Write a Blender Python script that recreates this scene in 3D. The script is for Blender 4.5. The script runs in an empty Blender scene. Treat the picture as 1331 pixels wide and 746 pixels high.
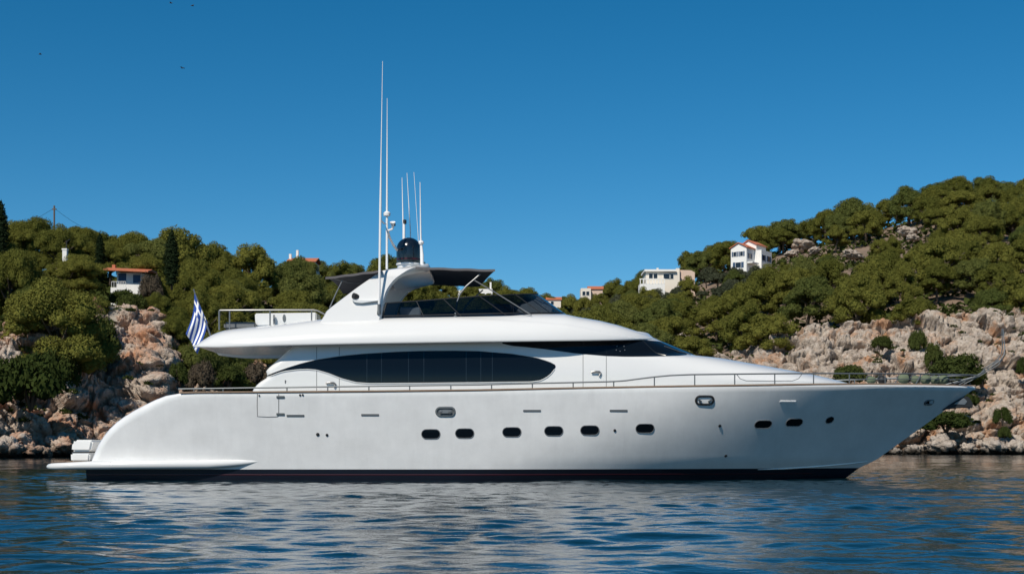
import bpy, bmesh, math, random
import numpy as np
from mathutils import Vector, Matrix
R = math.radians
S = bpy.context.scene
COL = S.collection

# ------------------------------------------------------------------ camera, sky, sun, exposure
F, CX, HZ, HC = 1828.0, 665.5, 581.0, 0.99        # focal length in photo pixels, centre column, horizon row, eye height
cam = bpy.data.cameras.new('camera'); camo = bpy.data.objects.new('camera', cam); COL.objects.link(camo)
camo.location = (0, 0, HC); camo.rotation_euler = (R(90), 0, 0)
cam.sensor_width = 36; cam.lens = F / 1331 * 36; cam.shift_y = (HZ - 373) / 1331
cam.clip_start = 0.1; cam.clip_end = 9000
S.camera = camo

SUN_EL, SUN_LEFT = 45.0, 28.0                      # height of the sun, and how far left of straight behind the camera
sv = Vector((-math.sin(R(SUN_LEFT)) * math.cos(R(SUN_EL)), -math.cos(R(SUN_LEFT)) * math.cos(R(SUN_EL)), math.sin(R(SUN_EL))))
w = bpy.data.worlds.new('World'); S.world = w; w.use_nodes = True
nt = w.node_tree; bg = nt.nodes['Background']
sky = nt.nodes.new('ShaderNodeTexSky'); sky.sky_type = 'NISHITA'; sky.sun_disc = False
sky.sun_elevation = R(SUN_EL); sky.sun_rotation = math.atan2(sv.x, sv.y)
sky.altitude = 2500; sky.air_density = 1.0; sky.dust_density = 0.0; sky.ozone_density = 4.0
hsv = nt.nodes.new('ShaderNodeHueSaturation'); hsv.inputs['Saturation'].default_value = 1.34; hsv.inputs['Hue'].default_value = .488
nt.links.new(sky.outputs[0], hsv.inputs['Color']); nt.links.new(hsv.outputs[0], bg.inputs[0])
bg.inputs[1].default_value = 0.090
sl = bpy.data.lights.new('sun', 'SUN'); sl.energy = 4.5; sl.angle = R(0.5); sl.color = (1.0, 0.925, 0.81)
so = bpy.data.objects.new('sun', sl); COL.objects.link(so); so.rotation_euler = sv.to_track_quat('Z', 'Y').to_euler()
so.location = (-60, -60, 90)
S.view_settings.view_transform = 'Standard'; S.view_settings.look = 'None'
S.view_settings.exposure = 0.0; S.view_settings.gamma = 1.0; S.view_settings.use_curve_mapping = False
S.render.engine = 'CYCLES'
S.cycles.use_denoising = True
S.cycles.max_bounces = 8; S.cycles.transparent_max_bounces = 12
S.cycles.sample_clamp_indirect = 6.0

# ------------------------------------------------------------------ helpers
def P(px, py, Y):                                  # the point at depth Y that shows at photo pixel (px, py)
    return Vector(((px - CX) / F * Y, Y, HC + (HZ - py) / F * Y))
def XP(px, Y): return (px - CX) / F * Y
def ZP(py, Y): return HC + (HZ - py) / F * Y
def interp(tab, x):
    return float(np.interp(x, [t[0] for t in tab], [t[1] for t in tab]))
def sm(a, b, x):
    t = min(1, max(0, (x - a) / (b - a))); return t * t * (3 - 2 * t)

def tag(o, label=None, cat=None, group=None, kind=None):
    if label: o['label'] = label
    if cat: o['category'] = cat
    if group: o['group'] = group
    if kind: o['kind'] = kind
    return o
def empty(name, loc, label, cat, group=None, rz=0):
    o = bpy.data.objects.new(name, None); COL.objects.link(o); o.location = loc; o.rotation_euler = (0, 0, rz)
    o.empty_display_size = 0.3
    return tag(o, label, cat, group)
def worldloc(o):
    v = Vector((0, 0, 0))
    while o: v += o.location; o = o.parent
    return v
class MB:
    def __init__(s): s.v = []; s.f = []; s.m = []
    def add(s, vs, fs, m=0):
        n = len(s.v); s.v += [tuple(p) for p in vs]; s.f += [tuple(i + n for i in f) for f in fs]; s.m += [m] * len(fs); return s
    def grid(s, rows, closed=False, m=0):          # rows of equal-length point lists
        nr, nc = len(rows), len(rows[0]); vs = [p for r in rows for p in r]; fs = []
        for i in range(nr - 1):
            for j in range(nc - (0 if closed else 1)):
                k = (j + 1) % nc
                fs.append((i * nc + j, i * nc + k, (i + 1) * nc + k, (i + 1) * nc + j))
        return s.add(vs, fs, m)
    def box(s, lo, hi, m=0):
        x0, y0, z0 = lo; x1, y1, z1 = hi
        return s.add([(x0,y0,z0),(x1,y0,z0),(x1,y1,z0),(x0,y1,z0),(x0,y0,z1),(x1,y0,z1),(x1,y1,z1),(x0,y1,z1)],
                     [(0,3,2,1),(4,5,6,7),(0,1,5,4),(1,2,6,5),(2,3,7,6),(3,0,4,7)], m)
    def tube(s, pts, r, n=8, m=0):
        pts = [Vector(p) for p in pts]; rings = []
        for i, p in enumerate(pts):
            d = (pts[min(i + 1, len(pts) - 1)] - pts[max(i - 1, 0)]).normalized()
            a = d.cross(Vector((0, 1, 0)) if abs(d.y) < .9 else Vector((1, 0, 0))).normalized(); b = d.cross(a)
            rr = r[i] if isinstance(r, (list, tuple)) else r
            rings.append([p + a * rr * math.cos(2*math.pi*k/n) + b * rr * math.sin(2*math.pi*k/n) for k in range(n)])
        s.grid(rings, True, m); o = len(s.v) - n * len(rings)
        s.f.append(tuple(o + k for k in range(n))[::-1]); s.m.append(m)
        s.f.append(tuple(o + n * (len(rings) - 1) + k for k in range(n))); s.m.append(m)
        return s
    def lathe(s, prof, c, axis=Vector((0, 0, 1)), n=20, m=0):   # prof: (radius, height)
        axis = Vector(axis).normalized(); a = axis.cross(Vector((0, 1, 0)) if abs(axis.y) < .9 else Vector((1, 0, 0))).normalized(); b = axis.cross(a)
        c = Vector(c)
        s.grid([[c + axis * h + (a * math.cos(2*math.pi*k/n) + b * math.sin(2*math.pi*k/n)) * max(r, 1e-4) for k in range(n)] for r, h in prof], True, m)
        return s
    def prism(s, poly, d, m=0):                    # closed polygon swept along d
        n = len(poly); d = Vector(d); vs = [Vector(p) for p in poly] + [Vector(p) + d for p in poly]
        return s.add(vs, [tuple(range(n))[::-1], tuple(range(n, 2*n))] + [(i, (i+1) % n, n + (i+1) % n, n + i) for i in range(n)], m)
    def build(s, name, mat, parent=None, smooth=True, sharp=40, weld=False, bevel=0):
        off = worldloc(parent) if parent else Vector((0, 0, 0))
        me = bpy.data.meshes.new(name)
        me.from_pydata([(p[0]-off.x, p[1]-off.y, p[2]-off.z) for p in s.v], [], s.f)
        for mm in (mat if isinstance(mat, list) else [mat]): me.materials.append(mm)
        if isinstance(mat, list): me.polygons.foreach_set('material_index', s.m)
        bm = bmesh.new(); bm.from_mesh(me)
        if weld: bmesh.ops.remove_doubles(bm, verts=bm.verts, dist=1e-4)
        bmesh.ops.recalc_face_normals(bm, faces=bm.faces)
        if bevel: bmesh.ops.bevel(bm, geom=[e for e in bm.edges if len(e.link_faces) == 2 and e.calc_face_angle(0) > .6], offset=bevel, segments=2, affect='EDGES')
        for f in bm.faces: f.smooth = smooth
        if smooth:
            for e in bm.edges:
                if len(e.link_faces) == 2 and e.calc_face_angle(0) > R(sharp): e.smooth = False
        bm.to_mesh(me); bm.free()
        o = bpy.data.objects.new(name, me); COL.objects.link(o); o.parent = parent
        return o

# ------------------------------------------------------------------ numpy noise
def _h(ix, iy, iz, s):
    n = (ix * 374761393 + iy * 668265263 + iz * 2147483647 * 3 + s * 974634777) & 0xFFFFFFFF
    n = ((n ^ (n >> 13)) * 1274126177) & 0xFFFFFFFF
    n = ((n ^ (n >> 16)) * 2246822519) & 0xFFFFFFFF
    return ((n ^ (n >> 15)) & 0xFFFFFF) / float(0xFFFFFF)
def vnoise(p, s=0):
    i = np.floor(p).astype(np.int64); f = p - i; f = f * f * (3 - 2 * f); r = 0
    for a in (0, 1):
        for b in (0, 1):
            for c in (0, 1):
                r = r + _h(i[:,0]+a, i[:,1]+b, i[:,2]+c, s) * (f[:,0] if a else 1-f[:,0]) * (f[:,1] if b else 1-f[:,1]) * (f[:,2] if c else 1-f[:,2])
    return r
def fbm(p, o=4, s=0):
    r = 0; a = .5
    for k in range(o): r = r + a * vnoise(p * 2**k + 17.3 * k, s + k); a *= .5
    return r
def worley(p, s=0):
    i = np.floor(p).astype(np.int64); f1 = np.full(len(p), 9.); off = np.zeros((len(p), 3)); f2 = np.full(len(p), 9.); idv = np.zeros(len(p))
    for a in (-1, 0, 1):
        for b in (-1, 0, 1):
            for c in (-1, 0, 1):
                X, Y, Z = i[:,0]+a, i[:,1]+b, i[:,2]+c
                o = np.stack([X + _h(X,Y,Z,s) - p[:,0], Y + _h(X,Y,Z,s+1) - p[:,1], Z + _h(X,Y,Z,s+2) - p[:,2]], 1); d = np.sqrt((o * o).sum(1))
                near = d < f1
                f2 = np.where(near, f1, np.minimum(f2, d)); idv = np.where(near, _h(X,Y,Z,s+3), idv); off = np.where(near[:, None], o, off); f1 = np.where(near, d, f1)
    worley.off = off; return f1, f2, idv

# ------------------------------------------------------------------ materials
def mat(name, color, rough=.5, metal=0, coat=0, spec=.5, vary=0, scale=3, bump=0, bscale=20):
    m = bpy.data.materials.new(name); m.use_nodes = True; t = m.node_tree; b = t.nodes['Principled BSDF']
    b.inputs['Base Color'].default_value = (*color, 1); b.inputs['Roughness'].default_value = rough
    b.inputs['Metallic'].default_value = metal; b.inputs['Coat Weight'].default_value = coat; b.inputs['Specular IOR Level'].default_value = spec
    b.inputs['Coat Roughness'].default_value = .05
    tc = t.nodes.new('ShaderNodeTexCoord')
    if vary:
        n = t.nodes.new('ShaderNodeTexNoise'); n.inputs['Scale'].default_value = scale; n.inputs['Detail'].default_value = 5
        t.links.new(tc.outputs['Object'], n.inputs['Vector'])
        mx = t.nodes.new('ShaderNodeMix'); mx.data_type = 'RGBA'
        mx.inputs[6].default_value = (*[c * (1 - vary) for c in color], 1); mx.inputs[7].default_value = (*[min(1, c * (1 + vary)) for c in color], 1)
        t.links.new(n.outputs[0], mx.inputs[0]); t.links.new(mx.outputs[2], b.inputs['Base Color'])
    if bump:
        n2 = t.nodes.new('ShaderNodeTexNoise'); n2.inputs['Scale'].default_value = bscale; n2.inputs['Detail'].default_value = 4
        t.links.new(tc.outputs['Object'], n2.inputs['Vector'])
        bp = t.nodes.new('ShaderNodeBump'); bp.inputs['Strength'].default_value = bump; bp.inputs['Distance'].default_value = .1
        t.links.new(n2.outputs[0], bp.inputs['Height']); t.links.new(bp.outputs[0], b.inputs['Normal'])
    return m
def leafmat(name, c1, c2, trans=.25):
    m = bpy.data.materials.new(name); m.use_nodes = True; t = m.node_tree
    for n in list(t.nodes): t.nodes.remove(n)
    out = t.nodes.new('ShaderNodeOutputMaterial'); oi = t.nodes.new('ShaderNodeObjectInfo'); geo = t.nodes.new('ShaderNodeNewGeometry')
    ma = t.nodes.new('ShaderNodeMath'); ma.operation = 'MULTIPLY_ADD'; ma.inputs[1].default_value = .72; ma.inputs[2].default_value = 0
    t.links.new(oi.outputs['Random'], ma.inputs[0])
    mb = t.nodes.new('ShaderNodeMath'); mb.operation = 'MULTIPLY_ADD'; mb.inputs[1].default_value = .28
    t.links.new(geo.outputs['Random Per Island'], mb.inputs[0]); t.links.new(ma.outputs[0], mb.inputs[2])
    mx = t.nodes.new('ShaderNodeMix'); mx.data_type = 'RGBA'; mx.inputs[6].default_value = (*c1, 1); mx.inputs[7].default_value = (*c2, 1)
    t.links.new(mb.outputs[0], mx.inputs[0])
    d = t.nodes.new('ShaderNodeBsdfDiffuse'); tr = t.nodes.new('ShaderNodeBsdfTranslucent'); mix = t.nodes.new('ShaderNodeMixShader'); mix.inputs[0].default_value = trans
    for n in (d, tr): t.links.new(mx.outputs[2], n.inputs[0])
    t.links.new(d.outputs[0], mix.inputs[1]); t.links.new(tr.outputs[0], mix.inputs[2]); t.links.new(mix.outputs[0], out.inputs[0])
    return m
def rockmat(name, base, pale, rust, rustamt):
    m = bpy.data.materials.new(name); m.use_nodes = True; t = m.node_tree; b = t.nodes['Principled BSDF']
    b.inputs['Roughness'].default_value = .9; b.inputs['Specular IOR Level'].default_value = .2
    geo = t.nodes.new('ShaderNodeNewGeometry'); pos = geo.outputs['Position']
    def noise(sc, det=6):
        n = t.nodes.new('ShaderNodeTexNoise'); n.inputs['Scale'].default_value = sc; n.inputs['Detail'].default_value = det
        n.inputs['Roughness'].default_value = .62; t.links.new(pos, n.inputs['Vector']); return n.outputs[0]
    def ramp(src, a, c):
        n = t.nodes.new('ShaderNodeMapRange'); n.inputs[1].default_value = a; n.inputs[2].default_value = c
        t.links.new(src, n.inputs[0]); return n.outputs[0]
    def mix(fac, a, c):
        n = t.nodes.new('ShaderNodeMix'); n.data_type = 'RGBA'
        t.links.new(fac, n.inputs[0])
        for k, q in ((6, a), (7, c)):
            if isinstance(q, tuple): n.inputs[k].default_value = (*q, 1)
            else: t.links.new(q, n.inputs[k])
        return n.outputs[2]
    c = mix(ramp(noise(.9), .38, .66), base, pale)
    c = mix(ramp(noise(.22), .62 - rustamt, .72 - rustamt * .6), c, rust)
    c = mix(ramp(noise(2.6), .30, .45), tuple(q * .6 for q in base), c)
    # the black wet band the sea leaves along the foot of the rocks
    sx = t.nodes.new('ShaderNodeSeparateXYZ'); t.links.new(pos, sx.inputs[0])
    ad = t.nodes.new('ShaderNodeMath'); ad.operation = 'MULTIPLY_ADD'; ad.inputs[1].default_value = -2.2; t.links.new(noise(.5), ad.inputs[0]); t.links.new(sx.outputs[2], ad.inputs[2])
    c = mix(ramp(ad.outputs[0], -.75, .1), (.022, .018, .013), c)
    t.links.new(c, b.inputs['Base Color'])
    vo = t.nodes.new('ShaderNodeTexVoronoi'); vo.feature = 'DISTANCE_TO_EDGE'; vo.inputs['Scale'].default_value = 1.3
    wn = t.nodes.new('ShaderNodeTexNoise'); wn.inputs['Scale'].default_value = 1.5; t.links.new(pos, wn.inputs['Vector'])
    va = t.nodes.new('ShaderNodeVectorMath'); va.operation = 'ADD'; t.links.new(pos, va.inputs[0]); t.links.new(wn.outputs['Color'], va.inputs[1]); t.links.new(va.outputs[0], vo.inputs['Vector'])
    cr = ramp(vo.outputs['Distance'], 0, .12)
    hs = t.nodes.new('ShaderNodeMath'); hs.operation = 'MULTIPLY_ADD'; hs.inputs[1].default_value = .5; t.links.new(cr, hs.inputs[0]); t.links.new(noise(3, 8), hs.inputs[2])
    bp = t.nodes.new('ShaderNodeBump'); bp.inputs['Strength'].default_value = .7; bp.inputs['Distance'].default_value = .25
    t.links.new(hs.outputs[0], bp.inputs['Height']); t.links.new(bp.outputs[0], b.inputs['Normal'])
    return m

def hull_dapple(m):                                 # sea-reflected light dapple put into the colour as mottling, plus faint streaks, uneven gloss
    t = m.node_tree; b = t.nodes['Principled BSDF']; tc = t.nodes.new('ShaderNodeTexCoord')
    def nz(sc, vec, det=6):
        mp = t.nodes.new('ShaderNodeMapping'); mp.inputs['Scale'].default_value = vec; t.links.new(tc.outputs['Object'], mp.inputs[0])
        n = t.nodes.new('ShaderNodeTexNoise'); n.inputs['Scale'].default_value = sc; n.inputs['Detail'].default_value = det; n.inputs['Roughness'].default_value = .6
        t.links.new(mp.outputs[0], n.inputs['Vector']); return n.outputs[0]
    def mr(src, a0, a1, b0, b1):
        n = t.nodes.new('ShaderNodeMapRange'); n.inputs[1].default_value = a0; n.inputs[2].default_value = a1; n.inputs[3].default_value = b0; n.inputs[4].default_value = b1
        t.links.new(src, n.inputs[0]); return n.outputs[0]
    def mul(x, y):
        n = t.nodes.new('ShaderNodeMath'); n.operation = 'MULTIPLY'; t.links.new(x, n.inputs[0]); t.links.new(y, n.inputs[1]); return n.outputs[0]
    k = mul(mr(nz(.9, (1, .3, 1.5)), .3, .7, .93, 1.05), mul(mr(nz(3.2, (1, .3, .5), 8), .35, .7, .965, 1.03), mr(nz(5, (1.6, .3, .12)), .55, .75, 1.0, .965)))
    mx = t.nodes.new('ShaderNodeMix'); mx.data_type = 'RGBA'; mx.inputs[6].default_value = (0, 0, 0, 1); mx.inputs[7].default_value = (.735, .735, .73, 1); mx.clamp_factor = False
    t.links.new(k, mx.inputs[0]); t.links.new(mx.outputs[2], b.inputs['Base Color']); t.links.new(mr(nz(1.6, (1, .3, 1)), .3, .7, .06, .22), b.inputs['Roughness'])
M = {}
M['gelcoat'] = mat('white_gelcoat', (.72, .72, .71), .22, coat=.6, vary=.02, scale=.8)
M['hull'] = mat('white_hull_paint', (.70, .70, .70), .2, coat=.7, vary=.03, scale=.5)
hull_dapple(M['hull'])
M['navy'] = mat('navy_antifouling', (.006, .008, .016), .35, vary=.2, scale=2)
M['maroon'] = mat('maroon_stripe', (.04, .005, .011), .4)
M['glass'] = mat('dark_tinted_glass', (.004, .006, .009), .04, spec=.28)
M['mullion'] = mat('window_joint', (.010, .014, .018), .2)
M['steel'] = mat('polished_steel', (.22, .225, .23), .42, metal=.6)
M['greysteel'] = mat('grey_steel_tube', (.14, .155, .165), .5, metal=.4)
M['teak'] = mat('weathered_teak', (.22, .15, .10), .6, vary=.2, scale=6)
M['seam'] = mat('seam_gap', (.12, .125, .13), .7)
M['rubber'] = mat('black_rubber', (.012, .013, .015), .6)
M['canvas'] = mat('charcoal_canvas', (.022, .024, .032), .85, vary=.15, scale=5)
M['canvas_top'] = mat('grey_canvas', (.10, .095, .10), .9, vary=.12, scale=5)
M['whitepaint'] = mat('white_enamel', (.8, .8, .8), .35)
M['cushion'] = mat('grey_cushion', (.13, .14, .15), .9, vary=.1, scale=5)
M['fender'] = mat('olive_fender_cloth', (.12, .15, .095), .9, vary=.12, scale=6)
M['flagblue'] = mat('flag_blue', (.014, .062, .30), .8)
M['flagwhite'] = mat('flag_white', (.82, .82, .82), .8)
M['dome'] = mat('navy_dome', (.006, .010, .018), .18, coat=.3)
def tinted():
    m = bpy.data.materials.new('smoked_acrylic'); m.use_nodes = True; t = m.node_tree
    for n in list(t.nodes): t.nodes.remove(n)
    out = t.nodes.new('ShaderNodeOutputMaterial'); tr = t.nodes.new('ShaderNodeBsdfTransparent'); tr.inputs[0].default_value = (.085, .11, .14, 1)
    gl = t.nodes.new('ShaderNodeBsdfGlossy'); gl.inputs['Roughness'].default_value = .04; fr = t.nodes.new('ShaderNodeFresnel'); fr.inputs[0].default_value = 1.45
    mx = t.nodes.new('ShaderNodeMixShader'); t.links.new(fr.outputs[0], mx.inputs[0]); t.links.new(tr.outputs[0], mx.inputs[1]); t.links.new(gl.outputs[0], mx.inputs[2]); t.links.new(mx.outputs[0], out.inputs[0])
    return m
M['tint'] = tinted()
M['pine'] = leafmat('pine_needles', (.112, .122, .028), (.205, .202, .046), .35)
M['pine2'] = leafmat('fresh_pine_needles', (.085, .110, .030), (.170, .180, .052), .35)
M['olive'] = leafmat('olive_leaves', (.050, .060, .036), (.095, .105, .064))
M['cypress'] = leafmat('cypress_leaves', (.012, .022, .010), (.028, .040, .018), .1)
M['shrub'] = leafmat('shrub_leaves', (.032, .048, .013), (.075, .090, .026))
M['dryshrub'] = leafmat('dry_shrub_twigs', (.06, .05, .036), (.10, .08, .058), .1)
M['bark'] = mat('pine_bark', (.10, .075, .055), .95, vary=.35, scale=4, bump=.5, bscale=6)
M['soil'] = mat('dry_earth', (.19, .135, .095), 1, vary=.45, scale=.35, bump=.4, bscale=1.5)
M['rockR'] = rockmat('limestone_cliff', (.325, .268, .222), (.50, .435, .37), (.40, .225, .13), .105)
M['rockL'] = rockmat('rust_stained_cliff', (.37, .295, .24), (.52, .445, .375), (.42, .21, .12), .18)
M['wall'] = mat('white_render', (.78, .77, .74), .8, vary=.05, scale=1)
M['cream'] = mat('cream_render', (.72, .66, .57), .85, vary=.06, scale=1)
M['pink'] = mat('pinkish_render', (.62, .47, .37), .85, vary=.08, scale=1)
M['tile'] = mat('orange_roof_tiles', (.48, .15, .07), .8, vary=.3, scale=2.5, bump=.4, bscale=5)
M['shutter'] = mat('blue_shutter', (.03, .07, .14), .6)
M['window'] = mat('house_window_glass', (.015, .02, .028), .08)
M['stonewall'] = mat('dry_stone', (.36, .32, .27), .9, vary=.35, scale=1.2, bump=.6, bscale=3)
M['bird'] = mat('bird_feathers', (.05, .05, .055), .8)
M['wood'] = mat('grey_pole_wood', (.12, .10, .085), .9, vary=.2)
# ------------------------------------------------------------------ sea
def make_water():
    rng = np.random.default_rng(11)
    def field(N, L, lo, hi, peak, wind, spread, slope):
        k = np.fft.fftfreq(N, L / N) * 2 * np.pi; kx, ky = np.meshgrid(k, k, indexing='ij'); kk = np.hypot(kx, ky) + 1e-9
        lam = 2 * np.pi / kk
        a = kk ** -2.6 * np.exp(-(kk / (2*np.pi/lo))**2) * np.exp(-((2*np.pi/hi) / kk)**4) 
        c = (kx * math.cos(wind) + ky * math.sin(wind)) / kk
        a = a * (spread + (1 - spread) * np.abs(c) ** 2)
        a = a * (1 + 2.0 * np.exp(-((np.log(lam / peak)) / .45) ** 2))
        h = np.real(np.fft.ifft2(a * np.exp(2j * np.pi * rng.random((N, N)))))
        g = np.gradient(h, L / N); return h * (slope / np.sqrt((g[0]**2 + g[1]**2).mean()))
    f1 = field(1024, 47.0, .13, 1.7, .5, R(78), .4, .064)
    f2 = field(512, 131.0, 1.2, 9.0, 2.6, R(100), .4, .026)
    def samp(f, L, X, Y):
        n = f.shape[0]; u = (X / L * n) % n; v = (Y / L * n) % n; i = np.floor(u).astype(int); j = np.floor(v).astype(int); a = u - i; b = v - j
        i %= n; j %= n; i1 = (i+1) % n; j1 = (j+1) % n
        return f[i,j]*(1-a)*(1-b) + f[i1,j]*a*(1-b) + f[i,j1]*(1-a)*b + f[i1,j1]*a*b
    xs = [0.0]; 
    while xs[-1] < 3500: xs.append(xs[-1] + (.075 if xs[-1] < 17 else min(200, .075 + (xs[-1] - 17) * .10)))
    xs = np.array(sorted(set([-x for x in xs] + xs)))
    ys = [-1500, -600, -300, -150, -80, -40, -20, -8, -2, 2, 4, 6, 7]
    while ys[-1] < 6000: ys.append(ys[-1] + (max(.055, ys[-1] * .0032) if ys[-1] < 60 else min(400, (ys[-1] - 60) * .05 + .2)))
    ys = np.array(ys, float)
    X, Y = np.meshgrid(xs, ys, indexing='ij')
    dx = np.gradient(xs)[:, None] + 0 * Y; dy = np.gradient(ys)[None, :] + 0 * X; sp = np.maximum(dx, dy)
    patch = .62 + .76 * vnoise(np.stack([X.ravel() / 7 + 3, Y.ravel() / 9, 0 * X.ravel()], 1), 5).reshape(X.shape)   # gusts: rougher and smoother patches
    Z = samp(f1, 47.0, X * .97 + .22 * Y, Y * .97 - .22 * X) * np.clip(.35 / sp, 0, 1) * patch + samp(f2, 131.0, X, Y) * np.clip(2 / sp, 0, 1)
    nx, ny = len(xs), len(ys); v = np.stack([X.ravel(), Y.ravel(), Z.ravel()], 1)
    I = (np.arange(nx - 1)[:, None] * ny + np.arange(ny - 1)[None, :]).ravel()
    f = np.stack([I, I + ny, I + ny + 1, I + 1], 1)
    me = bpy.data.meshes.new('sea_water'); me.from_pydata(v.tolist(), [], f.tolist()); me.polygons.foreach_set('use_smooth', [True] * len(f))
    o = bpy.data.objects.new('sea_water', me); COL.objects.link(o); tag(o, kind='structure')
    m = bpy.data.materials.new('sea'); m.use_nodes = True; t = m.node_tree; b = t.nodes['Principled BSDF']
    b.inputs['Base Color'].default_value = (.003, .017, .024, 1); b.inputs['Roughness'].default_value = .045; b.inputs['IOR'].default_value = 1.333
    geo = t.nodes.new('ShaderNodeNewGeometry'); n = t.nodes.new('ShaderNodeTexNoise'); n.inputs['Scale'].default_value = 6.5; n.inputs['Detail'].default_value = 3.5
    mp = t.nodes.new('ShaderNodeMapping'); mp.inputs['Scale'].default_value = (.8, 1.2, 1)
    t.links.new(geo.outputs['Position'], mp.inputs[0]); t.links.new(mp.outputs[0], n.inputs['Vector'])
    bp = t.nodes.new('ShaderNodeBump'); bp.inputs['Strength'].default_value = .28; bp.inputs['Distance'].default_value = .03
    t.links.new(n.outputs[0], bp.inputs['Height']); t.links.new(bp.outputs[0], b.inputs['Normal'])
    me.materials.append(m)
make_water()

# ------------------------------------------------------------------ land: shore depth, cliff-top depth and row, crest depth and row, by photo column
LAND = np.array([
 (-500, 120, 140, 450, 205, 352), (-100, 122, 142, 450, 205, 346), (0, 138, 149, 458, 205, 344), (60, 143, 154, 446, 208, 342),
 (105, 147.5, 161, 432, 211, 345), (130, 149, 164, 425, 213, 347), (165, 148, 170, 412, 216, 352), (205, 146, 171, 428, 222, 358), (228, 152, 170, 486, 226, 362), (300, 160, 178, 488, 240, 368),
 (340, 166, 184, 484, 255, 372), (440, 180, 196, 482, 300, 380), (560, 190, 206, 480, 340, 368), (610, 194, 210, 480, 370, 394), (700, 200, 216, 480, 470, 406),
 (760, 202, 218, 480, 470, 410), (850, 205, 225, 478, 430, 384), (930, 206, 229, 486, 410, 350), (965, 205, 229, 470, 405, 332), (1000, 203, 228, 457, 400, 324), (1050, 200, 228, 444, 390, 314),
 (1130, 198, 226, 438, 385, 294), (1190, 197, 225, 431, 382, 276), (1230, 196, 224, 428, 380, 262), (1331, 195, 224, 422, 380, 258), (1500, 195, 224, 410, 380, 252), (1900, 195, 220, 415, 380, 270)], float)
def lane(px): return [np.interp(px, LAND[:, 0], LAND[:, k]) for k in range(1, 6)]
def ground(px, Y):                                 # height of the land (arrays)
    ds, dc, pc, dr, pr = lane(px)
    zc = HC + (HZ - pc) / F * dc; zr = HC + (HZ - pr) / F * dr
    t1 = np.clip((Y - ds) / (dc - ds), 0, 1); t2 = np.clip((Y - dc) / (dr - dc), 0, 1); t3 = np.clip((Y - dr) / 300, 0, 1)
    z = np.where(Y < ds, -1.2 - (ds - Y) * .3, np.where(Y < dc, -1.2 + (zc + 1.2) * (t1 ** .82), np.where(Y < dr, zc + (zr - zc) * (.88 * t2 + .12 * np.sin(t2 * math.pi / 2)), zr - 25 * t3 ** 1.5)))
    return z
def gz(px, Y): return float(ground(np.array([px]), np.array([Y]))[0])
def np_mesh(name, v, f, m, smooth=True):
    me = bpy.data.meshes.new(name); me.from_pydata(v.tolist(), [], f.tolist()); me.materials.append(m)
    me.polygons.foreach_set('use_smooth', [smooth] * len(f)); me.update()
    o = bpy.data.objects.new(name, me); COL.objects.link(o); return o
def quads(nr, nc):
    I = (np.arange(nr - 1)[:, None] * nc + np.arange(nc - 1)[None, :]).ravel(); return np.stack([I, I + 1, I + nc + 1, I + nc], 1)
def make_hill(name, px0, px1):
    cols = np.arange(px0, px1 + 1, 9.0); rows = np.linspace(0, 1, 60)
    px = np.repeat(cols[None, :], len(rows), 0); ds, dc, pc, dr, pr = lane(cols)
    Y = (dc - 3)[None, :] + rows[:, None] ** 1.3 * (dr + 280 - dc)[None, :]
    z = ground(px.ravel(), Y.ravel()); X = (px.ravel() - CX) / F * Y.ravel()
    p = np.stack([X, Y.ravel(), z], 1)
    z = z - 1.0 + 2.2 * (fbm(p / 14, 4, 3) - .5) - .8
    p[:, 2] = z
    o = np_mesh(name, p, quads(*px.shape), M['soil']); tag(o, kind='structure')
make_hill('hill', -500, 1900)
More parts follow.
